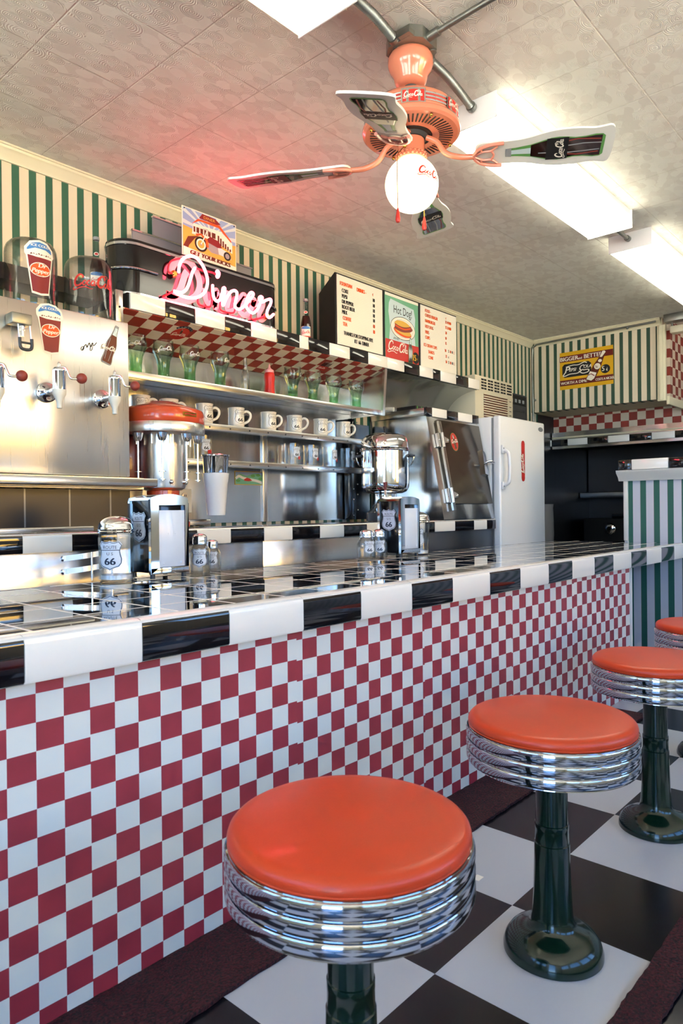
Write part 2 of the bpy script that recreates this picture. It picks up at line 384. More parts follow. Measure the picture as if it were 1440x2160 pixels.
# ================================================================ the setting
CZ = 2.27
def tiles_mat():
    t = NT('black_counter_tile'); x, y, z = t.xyz()
    def groove(a, s, o, w): f = t.math('FLOORED_MODULO', t.math('DIVIDE', t.math('SUBTRACT', a, o), s), 1.0); return t.math('LESS_THAN', t.math('ABSOLUTE', t.math('SUBTRACT', f, .5)), .5-w/s)
    g = t.math('MULTIPLY', groove(x, .149, .520, .0036), groove(y, .149, 1.289, .0036))
    t.link(t.mix(g, lin('#f0eee8'), lin('#08080a')), t.b.inputs['Base Color']); t.link(t.ramp(g, 0, 1, .6, .035), t.b.inputs['Roughness'])
    tx = t.math('FLOOR', t.math('DIVIDE', t.math('SUBTRACT', x, .520), .149)); ty = t.math('FLOOR', t.math('DIVIDE', t.math('SUBTRACT', y, 1.289), .149))
    wob = t.math('SINE', t.math('ADD', t.math('MULTIPLY', tx, 12.9), t.math('MULTIPLY', ty, 78.2)))
    t.link(g, t.b.inputs['Coat Weight']); t.b.inputs['Coat Roughness'].default_value = .02
    h = t.math('ADD', g, t.math('MULTIPLY', t.math('MULTIPLY', wob, .02), x)); t.bump(h, .25, .002); return t.m
def ceiling_mat():
    t = NT('pressed_ceiling_tile'); x, y, z = t.xyz()
    def line(a, s, o, w): f = t.math('FLOORED_MODULO', t.math('DIVIDE', t.math('SUBTRACT', a, o), s), 1.0); d = t.math('SUBTRACT', .5, t.math('ABSOLUTE', t.math('SUBTRACT', f, .5))); return t.ramp(d, 0, w/s, 0, 1), f
    lx, fx = line(x, .2985, .6305, .0035); ly, fy = line(y, .309, 2.017-.309, .0035)
    g = t.math('MULTIPLY', lx, ly)
    # overlapping combed fans: three layers of flattened discs, each with concentric ridges and its light and shade painted in
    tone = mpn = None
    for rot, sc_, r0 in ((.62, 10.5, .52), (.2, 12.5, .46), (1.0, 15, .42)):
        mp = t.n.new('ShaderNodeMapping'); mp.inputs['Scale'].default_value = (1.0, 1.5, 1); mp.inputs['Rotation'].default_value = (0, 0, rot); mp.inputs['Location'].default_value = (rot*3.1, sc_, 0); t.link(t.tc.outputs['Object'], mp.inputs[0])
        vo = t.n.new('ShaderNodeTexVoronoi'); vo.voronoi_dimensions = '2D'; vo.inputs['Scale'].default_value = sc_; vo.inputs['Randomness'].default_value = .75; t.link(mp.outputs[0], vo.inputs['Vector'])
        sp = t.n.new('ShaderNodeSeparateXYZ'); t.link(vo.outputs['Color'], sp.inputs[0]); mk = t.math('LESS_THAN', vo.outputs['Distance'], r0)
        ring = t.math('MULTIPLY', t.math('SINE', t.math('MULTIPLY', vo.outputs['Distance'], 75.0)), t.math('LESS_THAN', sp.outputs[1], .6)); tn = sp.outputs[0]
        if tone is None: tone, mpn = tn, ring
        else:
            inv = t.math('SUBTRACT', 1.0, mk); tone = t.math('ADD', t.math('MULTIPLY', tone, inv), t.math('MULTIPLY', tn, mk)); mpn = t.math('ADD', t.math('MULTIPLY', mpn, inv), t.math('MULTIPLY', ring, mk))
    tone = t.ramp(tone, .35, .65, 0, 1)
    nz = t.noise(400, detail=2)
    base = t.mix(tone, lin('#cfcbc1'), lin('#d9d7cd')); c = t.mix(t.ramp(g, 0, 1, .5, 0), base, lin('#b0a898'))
    t.link(c, t.b.inputs['Base Color']); t.b.inputs['Roughness'].default_value = .7
    h = t.math('ADD', t.math('MULTIPLY', g, 3.0), t.math('ADD', t.math('MULTIPLY', mpn, .8), t.math('MULTIPLY', nz, .25))); t.bump(h, .5, .0012); return t.m
def carpet_mat():
    t = NT('dark_red_carpet'); n = t.noise(190, detail=2); n2 = t.noise(30)
    c = t.mix(t.ramp(n, .35, .7), lin('#0e0204'), lin('#4c1218')); t.link(c, t.b.inputs['Base Color']); t.b.inputs['Roughness'].default_value = .95
    t.bump(t.math('ADD', n, n2), .9, .006); return t.m
M['floor'] = checker('checkerboard_floor', 'xy', .309, (1.115, .771), '#0e0e12', '#b9bcc2', rough=.24, var=0)
M['check'] = checker('red_checker_paper', 'xz', .05, (.49, .592), '#dfe1dc', '#9c3440', rough=.42, seam=(.20, .53), var=-.1)
M['checkb'] = checker('red_checker_panel', 'xz', .048, (1.69, 1.6), '#d9cfb9', '#8e2b20', rough=.45, var=-.1)
M['checkk'] = checker('red_checker_kitchen', 'yz', .066, (1.63, 1.60), '#cfc3b0', '#8a3126', rough=.5, var=-.1)
M['checkr'] = checker('red_checker_reveal', 'xz', .066, (5.35, 1.60), '#cfc3b0', '#8a3126', rough=.5, var=-.1)
M['strb'] = stripes('green_stripe_paper', 'x', .065, 1.1335, .44)
M['strr'] = stripes('green_stripe_paper_side', 'y', .0655, 1.655, .40, '#2a4a38')
M['strp'] = stripes('green_stripe_paper_partition', 'y', .0735, 1.4365-.0735*4+.064, .43, '#256052', '#c9cad4')
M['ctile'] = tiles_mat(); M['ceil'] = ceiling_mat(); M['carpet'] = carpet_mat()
b = MB().box(-1.7, 6.6, -2.0, 2.9, -.06, 0, 'floor'); struct(b.build('floor'))
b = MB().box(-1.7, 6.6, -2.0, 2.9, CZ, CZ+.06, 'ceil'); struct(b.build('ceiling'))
b = MB().box(-1.7, 5.45, 2.67, 2.77, 0, CZ, 'strb'); struct(b.build('wall_back'))
# the soffit wall over the kitchen pass, striped, at right angles to the back wall
b = MB().box(5.33, 5.42, 1.635, 2.669, 1.685, CZ, 'strr'); b.box(5.421, 5.74, 1.65, 2.669, 1.685, 1.70, 'cream')
struct(b.build('wall_soffit'))
b = MB().box(5.75, 5.85, -2.0, 1.64, 1.44, CZ, 'checkk'); b.box(5.75, 5.85, 1.64, 2.67, 1.44, 1.684, 'checkk')
b.box(5.421, 5.745, 1.612, 1.649, 1.70, CZ, 'checkr')
struct(b.build('wall_kitchen'))
b = MB().box(5.45, 6.6, 2.67, 2.77, 0, CZ, 'steelk'); b.box(6.5, 6.6, -2.0, 2.67, 0, CZ, 'steelk'); struct(b.build('wall_right'))
b = MB().box(5.86, 6.6, -2.0, 2.67, 1.60, 1.66, 'blackm'); struct(b.build('wall_pass_top'))
# cornices
def cornice(name, p0, p1, nrm, z=CZ, h=.052, d=.045, k='cream'):
    p0, p1, nrm = Vector(p0), Vector(p1), Vector(nrm).normalized(); L = (p1-p0).length; u = (p1-p0).normalized()
    pr = [(0, 0), (0, -h), (d*.18, -h), (d*.22, -h*.86), (d*.42, -h*.7), (d*.6, -h*.42), (d*.82, -h*.3), (d*.86, -h*.14), (d, -h*.12), (d, 0)]
    vs = []
    for t in (0, L):
        for a, c in pr: vs.append(p0+u*t+nrm*a+Vector((0, 0, z-p0.z+c)))
    n = len(pr); fs = [(i, (i+1) % n, n+(i+1) % n, n+i) for i in range(n)]+[tuple(range(n)), tuple(range(2*n-1, n-1, -1))]
    return MB().add(vs, fs, k)
struct(cornice('c', (-1.6, 2.67, 0), (5.33, 2.67, 0), (0, -1, 0)).build('trim_1'))
struct(cornice('c', (5.33, 2.62, 0), (5.33, 1.64, 0), (-1, 0, 0)).build('trim_2'))
b = MB(); b.box(5.300, 5.328, 1.605, 1.665, 1.665, CZ-.055, 'cream', .006); b.box(5.292, 5.300, 1.622, 1.650, 1.672, CZ-.06, 'cream', .003); struct(b.build('trim_3'))
b = MB(); b.box(5.329, 5.75, 1.59, 1.611, 1.64, 1.70, 'cream', .004); b.box(5.70, 5.75, .2, 1.589, 1.63, 1.70, 'cream', .006); struct(b.build('trim_4'))
b = cornice('c', (5.75, 2.66, 0), (5.75, -1.2, 0), (-1, 0, 0), z=1.505, h=.05, d=.06); struct(b.build('trim_5'))
b = MB(); b.box(5.70, 5.748, -1.2, 2.66, 1.405, 1.452, 'steelh'); struct(b.build('trim_6'))
# low partition the bar runs into
b = MB().box(4.1, 4.2, -1.99, 1.452, 0, 1.062, 'strp'); struct(b.build('wall_partition'))
b = MB().box(4.095, 4.205, 1.4525, 1.475, 0, 1.060, 'whitep', .003); b.box(4.085, 4.0945, 1.451, 1.4755, .706, 1.060, 'whitep', .002); struct(b.build('trim_7'))
b = MB(); pr = [(-.0, 0), (.02, 0), (.03, .02), (.06, .045), (.065, .06), (-.0, .06)]
for i in range(1):
    fr = Pl((4.1, 1.50, 1.050), (-1, 0, 0), (0, 0, 1)); b.extr(pr, fr, -3.4, 0, "whitep")
b.box(4.1, 4.26, -1.9, 1.50, 1.062, 1.11, 'whitep'); struct(b.build('trim_8'))
b = MB(); y = 1.49; k = 0
while y > -1.9:
    wd = .075 if k == 0 else .20; b.box(4.045, 4.26, y-wd+.002, y, 1.112, 1.168 if k % 2 == 0 else 1.170, 'btile' if k % 2 == 0 else 'wtile', .004); y -= wd; k += 1
struct(b.build('trim_9'))
# red carpet strips on the floor
def carpet(name, x0, x1, y0, y1, label):
    n = 160; b = MB(); vs = []; fs = []
    for i in range(n+1):
        x = x0+(x1-x0)*i/n; j0, j1 = random.uniform(-.002, .002), random.uniform(-.002, .002)
        vs += [(x, y0+j0, .001), (x, y0+j0, .009), (x, y1+j1, .009), (x, y1+j1, .001)]
    for i in range(n):
        a, c = 4*i, 4*i+4; fs += [(a, a+1, c+1, c), (a+1, a+2, c+2, c+1), (a+2, a+3, c+3, c+2)]
    fs += [(0, 3, 2, 1), (4*n, 4*n+1, 4*n+2, 4*n+3)]
    b.add(vs, fs, 'carpet'); return tag(b.build(name, origin=((x0+x1)/2, (y0+y1)/2, 0)), label, 'carpet')
carpet('carpet_runner', -.4, 3.10, 1.027, 1.199, 'dark red carpet runner along the foot of the checkered bar front')
carpet('carpet_runner', .6, 2.9, .400, .466, 'narrow dark red carpet strip on the checkered floor at the lower right corner')
# walls and windows behind the viewer
def wall_open(name, axis, pos, a0, a1, holes, k='cream', z1=CZ, t=.1):
    b = MB(); cur = a0
    def bx(p, q, zz0, zz1):
        if q-p < .001: return
        if axis == 'y': b.box(p, q, pos-t, pos, zz0, zz1, k)
        else: b.box(pos-t, pos, p, q, zz0, zz1, k)
    for h0, h1, z0, zt in holes: bx(cur, h0, 0, z1); bx(h0, h1, 0, z0); bx(h0, h1, zt, z1); cur = h1
    bx(cur, a1, 0, z1); return struct(b.build(name))
WIN = [(-1.45, -.2, 1.15, 2.1), (.05, 1.3, 1.1, 2.1), (1.55, 2.8, .95, 2.1), (3.0, 3.95, .9, 2.1)]
wall_open('wall_front', 'y', -2.0, -1.7, 6.6, WIN)
wall_open('wall_left', 'x', -1.6, -2.0, 2.67, [(-1.1, -.2, .04, 2.0), (.1, 1.3, 1.0, 2.1), (1.5, 2.3, 1.0, 2.1)])
def wframe(name, axis, pos, h, nm=1):
    a0, a1, z0, z1 = h; b = MB(); f = .035
    def bx(p, q, zz0, zz1):
        if axis == 'y': b.box(p, q, pos-.07, pos-.03, zz0, zz1, 'white', .003)
        else: b.box(pos-.07, pos-.03, p, q, zz0, zz1, 'white', .003)
    bx(a0, a0+f, z0, z1); bx(a1-f, a1, z0, z1); bx(a0+f, a1-f, z0, z0+f); bx(a0+f, a1-f, z1-f, z1)
    for i in range(nm): m = a0+(a1-a0)*(i+1)/(nm+1); bx(m-.012, m+.012, z0+f, z1-f)
    return struct(b.build(name))
for i, h in enumerate(WIN): wframe('window_%d' % (i+1), 'y', -2.0, h)
wframe('door_1', 'x', -1.6, (-1.1, -.2, .04, 2.0), 0); wframe('window_5', 'x', -1.6, (.1, 1.3, 1.0, 2.1)); wframe('window_6', 'x', -1.6, (1.5, 2.3, 1.0, 2.1))
# the yard outside
M['yard'] = mat('sandy_yard', '#aca89e', .9, vary=.2); M['adobe'] = mat('ochre_stucco', '#c79a4a', .9, vary=.15)
b = MB().box(-30, 30, -40, -2.3, -.4, -.3, 'yard'); b.box(-30, -1.9, -2.3, 20, -.4, -.3, 'yard'); struct(b.build('floor_yard'))
b = MB().box(1.0, 9.0, -16, -11, -.3, 3.2, 'adobe'); b.box(.8, 9.2, -16, -10.8, 3.2, 3.4, 'whitep'); struct(b.build('wall_yard'))
# ================================================================ the bar
bar = thing('bar_counter', 'long tiled bar counter with red and white checkered front and black and white edge tiles', 'counter', (1.5, 1.5, 0))
b = MB().box(-1.2, 3.39, 1.20, 1.70, .001, .618, 'check'); b.build('front_panel', bar)
b = MB().box(3.3905, 3.402, 1.190, 1.70, .001, .618, 'whitep', .002); b.build('corner_trim', bar)
b = MB().box(-1.2, 4.095, 1.17, 1.868, .619, .6985, 'ctile'); b.build('countertop', bar)
b = MB(); x = .7196-.4265*4; k = 0
def nose(b, x0, x1, y, zt, zb, km, top='wtile', d=.02, s=-1):     # bullnose tile, face towards -y
    pr = [(d, 0), (d*.45, -.0006), (d*.2, -.003), (d*.05, -.008), (0, -.016), (0, zb-zt+.006), (d*.1, zb-zt+.001), (d*.4, zb-zt), (d, zb-zt)]
    for (p, q, mm) in ((0, 3, top), (3, 9, km)):
        vs = []; r = pr[p:q+1] if q < 9 else pr[p:9]
        for xx in (x0, x1):
            for a, c in r: vs.append((xx, y-s*a, zt+c))
        n = len(r); b.add(vs, [(i, n+i, n+i+1, i+1) for i in range(n-1)], mm)
    for xx in (x0, x1):
        f = tuple(range(len(pr))); b.add([(xx, y-s*a, zt+c) for a, c in pr], [f if xx == x0 else tuple(reversed(f))], km)
while x < 4.09:
    w = .207 if k % 2 == 0 else .2195; x1 = min(x+w, 4.095)
    if x > -1.2: nose(b, x+.0007, x1-.0007, 1.15, .700, .6175, 'btile' if k % 2 == 0 else 'wtile', d=.034)
    x += w; k += 1
b.box(-1.15, 4.09, 1.1525, 1.1835, .6195, .6965, 'whitep')
b.build('edge_tiles', bar)
b = MB(); x = -.9; k = 0
while x < 4.08: b.box(x, min(4.09, x+.148), 1.869, 1.884, .62, .6992, 'wtile' if k == 12 else 'btile', .003); x += .149; k += 1
b.build('rear_edge_tiles', bar)
# ================================================================ stools
st = thing('bar_stool', 'nearest orange-topped chrome stool, cut by the lower edge of the photo', 'stool', (0, 0, 0), 'chrome-banded orange stools along the bar')
b = MB(); pr = [(1e-5, .4830)]
for i in range(1, 15):
    t = i/14; pr.append((.155*t, .4830-.0045*t**3))
pr += [(.1605, .4755), (.1640, .4715), (.1655, .4665), (.1652, .4610), (.1630, .4575), (.158, .456)]; b.lathe(pr, (0, 0, 0), 'orange', 96); b.build('seat', st)
b = MB(); b.lathe([(.1632, .4560), (.1650, .4575), (.1655, .4592), (.1642, .4606), (.161, .4606)], (0, 0, 0), 'orange', 96); b.build('seat_piping', st)
b = MB(); pr = [(.150, .456), (.1650, .456)]
for z0 in (.4335, .4105, .3875):
    for i in range(13): a = PI*i/12; pr.append((.1650+.0050*math.sin(a)**.45, z0+.0008+.0102*(1+math.cos(a))))
pr += [(.1655, .386), (.155, .384), (.150, .386)]; b.lathe(pr, (0, 0, 0), 'chromed', 96); b.build('chrome_band', st)
b = MB(); b.lathe([(.152, .400), (.152, .388), (.10, .380), (.036, .376)], (0, 0, 0), 'blackm', 48); b.build('seat_plate', st)
b = MB(); pr = [(.0315, .39), (.0315, .32), (.0320, .262), (.0335, .2605), (.0335, .249), (.0330, .248), (.0333, .222), (.0350, .2205), (.0355, .19), (.0375, .12), (.040, .075), (.0435, .060), (.050, .052), (.070, .044), (.086, .034), (.0945, .022), (.0985, .009), (.0985, .001), (.001, .001)]
b.lathe(pr, (0, 0, 0), 'green', 64); b.build('pedestal', st)
STL = [(.712, .631, None), (1.335, .632, 'orange-topped chrome stool standing whole in view, second along the bar'),
       (2.033, .652, 'orange-topped chrome stool third along the bar, its seat cut by the photo edge'),
       (2.735, .700, 'farthest orange-topped stool, only the left end of its seat showing at the right edge')]
for x, y, l in STL:
    if l: dup(st, (x, y, 0), l)
st.location = (STL[0][0], STL[0][1], 0)
# ================================================================ things on the bar
BZ = .700
def glassbody(b, prof, c, k, fl=0, amp=0, seg=64, inner=.003):
    c = Vector(c); out = prof; vs = []; fs = []
    inn = [(max(1e-4, r-inner), z+(inner*1.6 if i == 0 else 0)) for i, (r, z) in enumerate(prof)]
    full = [(1e-4, prof[0][1])]+out+list(reversed(inn))+[(1e-4, inn[0][1])]
    for r, z in full:
        for i in range(seg):
            a = 2*PI*i/seg; rr = r*(1+amp*math.cos(fl*a)) if fl and r > .005 and .12 < (z-prof[0][1])/(prof[-1][1]-prof[0][1]) < .86 else r
            vs.append(c+Vector((rr*math.cos(a), rr*math.sin(a), z)))
    for j in range(len(full)-1):
        for i in range(seg): fs.append((j*seg+i, j*seg+(i+1) % seg, (j+1)*seg+(i+1) % seg, (j+1)*seg+i))
    b.add(vs, fs, k)
def facing(x, y): return math.atan2(-y, -x)
def napkin(x, y, label, wf=.135, dp=.125, h=.243, rz=0):
    t = thing('napkin_dispenser', label, 'napkin dispenser', (x, y, BZ), 'black and chrome napkin dispensers on the bar')
    X0, X1, Y0, Y1 = 0, wf, 0, dp; z0 = .014; n = 12
    b = MB(); pr = [(Y0, z0)]+[(Y0+dp*(i/n), z0+h-.028+.028*math.sin(PI*i/n)) for i in range(n+1)]+[(Y1, z0)]
    def wrap(xa, xb, r0, r1, k):     # closed hoop of sheet metal round the ends and over the top
        pass
    b.box(X0+.002, X1-.002, Y0+.008, Y1-.008, z0+.003, z0+h-.016, 'black', .003); b.build('body', t, origin=(0, 0, 0))
    # chrome casing: arch profile runs front to back along x
    b = MB(); fr = Pl((0, 0, 0), (1, 0, 0), (0, 0, 1))
    arch = [(X0, z0), (X0, z0+h-.022), (X0+.004, z0+h-.013)]+[(X0+.004+(wf-.008)*i/10, z0+h-.013+.010*math.sin(PI*i/10)) for i in range(1, 10)]+[(X1-.004, z0+h-.013), (X1, z0+h-.022), (X1, z0)]
    inn = [(X1-.016, z0+.016), (X1-.016, z0+h-.036), (X0+.028, z0+h-.036), (X0+.028, z0+.016)]
    for w0, w1 in ((0.0, -.010), (-dp+.010, -dp)):
        full = arch+[(X1, z0)]
        # frame face: outline minus opening, as quads round the ring
        o = [(X0, z0), (X0, z0+h-.022), (X0+.004, z0+h-.013)]+[(X0+.004+(wf-.008)*i/10, z0+h-.013+.010*math.sin(PI*i/10)) for i in range(1, 10)]+[(X1-.004, z0+h-.013), (X1, z0+h-.022), (X1, z0)]
        m0 = [(X0+.028, z0+.018), (X0+.028, z0+h-.036)]+[(X0+.028+(X1-.012-X0-.028)*i/11, z0+h-.036) for i in range(1, 11)]+[(X1-.012, z0+h-.036), (X1-.012, z0+.018)]
        o2 = o[:1]+o[1:2]+o[2:12]+o[12:]
        L = min(len(o2), len(m0))
        for i in range(L-1):
            q = [o2[i], o2[i+1], m0[i+1], m0[i]]
            b.add([fr(u, v, w0) for u, v in q]+[fr(u, v, w1) for u, v in q], [(0, 1, 2, 3), (7, 6, 5, 4), (0, 4, 5, 1), (2, 6, 7, 3)], 'chrome')
        b.box(X0, X1, -w0 if w0 == 0 else -w0, -w1, z0-.001, z0+.018, 'chrome', .001)
    for i in range(len(arch)-1):     # top sheet
        if 1 <= i <= len(arch)-3: a, c = arch[i], arch[i+1]; b.add([(a[0], Y0, a[1]), (c[0], Y0, c[1]), (c[0], Y1, c[1]), (a[0], Y1, a[1])], [(0, 1, 2, 3)], 'chrome')
    b.box(X0-.0005, X0+.001, Y0, Y0+.012, z0, z0+h-.02, 'chrome'); b.box(X0-.0005, X0+.001, Y1-.012, Y1, z0, z0+h-.03, 'chrome'); b.box(X1-.001, X1+.0005, Y0, Y1, z0, z0+h-.03, 'black')
    b.build('casing', t, origin=(0, 0, 0))
    b = MB(); b.box(X0+.030, X1-.013, Y0+.0030, Y0+.0065, z0+.019, z0+h-.052, 'napkin', .001)
    for u, v, r in ((.35, .62, .0022), (.62, .62, .0022), (.16, .07, .004), (.86, .07, .004)): b.sphere((X0+.030+(wf-.043)*u, Y0+.003, z0+.019+(h-.079)*v), r, 'napkin', 12, (1, .5, 1))
    b.build('napkin_plate', t, origin=(0, 0, 0))
    b = MB(); shield(b, dp*.5, .155, .092, Pl((X0-.0012, Y1, 0), (0, -1, 0), (0, 0, 1)), 'bluish', 'inkblue'); b.build('road_shield_sticker', t, origin=(0, 0, 0))
    for fx, fy in ((.012, .012), (wf-.012, .012), (.012, dp-.012), (wf-.012, dp-.012)):
        b = MB().lathe([(1e-4, 0), (.008, 0), (.0075, .013), (1e-4, .013)], (fx, fy, 0), 'dgrey', 14); b.build('foot', t, origin=(0, 0, 0))
    t.rotation_euler = (0, 0, rz)
    return t
def shaker(x, y, label, R=.052, H=.19, lid='dome', name='sugar_shaker', cat_='shaker', fl=16, sc=1.0, spin=0, grp=None, sh=.085):
    t = thing(name, label, cat_, (x, y, BZ), grp); o = (0, 0, 0)
    b = MB(); z1 = H*.76; pr = [(R*.93, .001), (R*1.0, .006), (R*.98, .016), (R*.93, .024), (R*.94, z1*.55), (R*.97, z1*.86), (R*.96, z1*.92), (R*.86, z1)]
    if name != 'sugar_shaker': pr = [(R*.9, .001), (R, .006), (R, z1*.62), (R*.92, z1*.8), (R*.64, z1*.97), (R*.62, z1)]
    glassbody(b, pr, (0, 0, 0), 'glass', fl, .022); b.build('jar', t, origin=o)
    b = MB(); r2 = R*1.02 if name == 'sugar_shaker' else R*.7; zz = z1-.004
    b.lathe([(r2, zz), (r2*1.03, zz+.004), (r2*.99, zz+.007), (r2*1.02, zz+.011), (r2*.99, zz+.016), (r2*.97, zz+.02)]+[(r2*.97*math.cos(i*PI/16)+.0003, zz+.02+(H-z1-.016)*math.sin(i*PI/16)) for i in range(1, 9)], (0, 0, 0), 'chrome', 40); b.build('lid', t, origin=o)
    b = MB(); shield(b, 0, H*.40, sh, Cy((0, 0, 0), R*1.035, facing(x, y)+spin, 0), 'bluish', 'inkblue', w=.0010); b.build('road_shield_print', t, origin=o)
    if name == 'sugar_shaker': b = MB().lathe([(1e-4, .0055), (R*.86, .0055), (R*.87, .018), (1e-4, .02)], (0, 0, 0), 'white', 32); b.build('sugar', t, origin=o)
    return t
napkin(1.160, 1.802, 'larger napkin dispenser standing nearest, between sugar shaker and salt shaker')
napkin(2.322, 1.752, 'farther napkin dispenser on the bar, standing in front of the coffee urn')
shaker(1.082, 1.862, 'ribbed glass sugar shaker with chrome lid left of the nearest napkin dispenser', spin=-.35, grp='glass sugar shakers with road shields')
shaker(2.528, 1.815, 'glass sugar shaker half hidden right of the farther napkin dispenser', spin=-.1, grp='glass sugar shakers with road shields')
SG = 'small glass salt and pepper shakers with road shields'
shaker(1.372, 1.850, 'small road-shield glass shaker right of the nearest napkin dispenser, front one of its pair', .034, .130, name='salt_shaker', sh=.06, fl=8, spin=-.05, grp=SG)
shaker(1.462, 1.905, 'small glass shaker half hidden behind the shaker nearest the larger napkin dispenser', .030, .105, name='salt_shaker', sh=.05, fl=8, grp=SG)
shaker(2.190, 1.830, 'left one of the small glass shakers beside the farther napkin dispenser', .038, .120, name='salt_shaker', sh=.055, fl=8, spin=.35, grp=SG)
shaker(2.262, 1.822, 'right one of the small glass shakers, tucked against the farther napkin dispenser', .036, .120, name='salt_shaker', sh=.055, fl=8, spin=.1, grp=SG)
t = thing('wire_rack', 'small curved metal rack standing behind the sugar shaker at the rear of the bar', 'rack', (1.03, 1.93, BZ))
for z in (.030, .068):
    b = MB(); P = [(-.075+.018*i, .01-.030*math.sin(PI*i/9), z+.002*i) for i in range(10)]
    b.add([Vector(p)+Vector((0, 0, d)) for p in P for d in (-.008, .008)], [(2*i, 2*i+1, 2*i+3, 2*i+2) for i in range(9)], 'steel'); b.sphere(P[0], .0085, 'chrome', 12, (.5, 1, 1)); b.build('bar', t, origin=(0, 0, 0))
b = MB(); b.tube([(.0, -.02, .001), (.0, -.02, .085)], .003, 'chrome'); b.build('upright', t, origin=(0, 0, 0)); b = MB().tube([(.07, -.01, .001), (.07, -.01, .085)], .003, 'chrome'); b.build('upright', t, origin=(0, 0, 0))
tag(MB().box(-.012, .012, -.009, .009, .0005, .0015, 'paper').build('paper_scrap', origin=(0, 0, 0)), 'tiny white paper scrap lying on a black floor tile by the second stool', 'paper scrap').location = (1.475, .89, .0)
# ================================================================ back counter
BC = .838
M['reddk2'] = mat('dark_brown_board', '#241c18', .5)
bc = thing('back_counter', 'low back counter behind the bar with black and white edge tiles over stainless panels', 'counter', (1.5, 2.4, 0))
MB().box(-1.2, 3.78, 2.155, 2.664, .002, .79, 'steelh').build('cabinet', bc)
b = MB(); xs = [-1.2, .28, .84, 1.91, 2.87, 3.78]
for i in range(5): b.box(xs[i]+.001, xs[i+1]-.001, 2.150, 2.1545, .32, .785, 'steelh' if i < 4 else 'steeld', .001)
b.build('front_panels', bc)
M['ctile2'] = M['ctile']
MB().box(-1.2, 3.78, 2.152, 2.664, .791, BC-.001, 'ctile2').build('countertop', bc)
b = MB(); TX = [-.9, -.74, -.58, -.42, -.26, -.1, .06, .22, .38, .54, .70, .765, .925, 1.082, 1.24, 1.40, 1.569, 1.728, 1.90, 2.061, 2.23, 2.39, 2.555, 2.715, 2.875, 3.035, 3.125, 3.325, 3.527, 3.673, 3.778]
for i in range(len(TX)-1): b.add([], [], 'wtile'); nose(b, TX[i]+.0006, TX[i+1]-.0006, 2.13, BC+.001, .776, ['wtile', 'btile'][i % 2], top='steelh', d=.022)
b.box(-1.2, 3.778, 2.1325, 2.1515, .780, BC-.002, 'whitep'); b.build('edge_tiles', bc)
tag(MB().box(.25, 1.405, 2.36, 2.372, BC+.001, .985, 'dslab').build('dark_tile_backsplash', origin=(.8, 2.366, BC)), 'dark tiled splashback between the drink dispenser and the back counter', 'splashback') if False else None
t = NT('dark_backsplash_tile'); x, y, z = t.xyz(); f = t.math('FLOORED_MODULO', t.math('DIVIDE', t.math('SUBTRACT', x, .965), .158), 1.0)
g = t.math('LESS_THAN', t.math('ABSOLUTE', t.math('SUBTRACT', f, .5)), .482); t.link(t.mix(g, lin('#77787a'), lin('#1b1c20')), t.b.inputs['Base Color']); t.b.inputs['Roughness'].default_value = .3
t.b.inputs['Metallic'].default_value = .3; t.bump(g, .4, .002); M['dslab'] = t.m
b = MB().box(.05, 1.43, 2.36, 2.372, BC+.0005, .984, 'dslab'); tag(b.build('backsplash', origin=(.7, 2.366, BC)), 'dark tiled splashback on the back counter under the drink dispenser', 'splashback')
b = MB().box(.05, 1.17, 2.152, 2.20, BC+.0005, BC+.018, 'steelh', .004); tag(b.build('drip_rail', origin=(.6, 2.17, BC)), 'low steel rail lying along the back counter edge below the drink dispenser', 'rail')
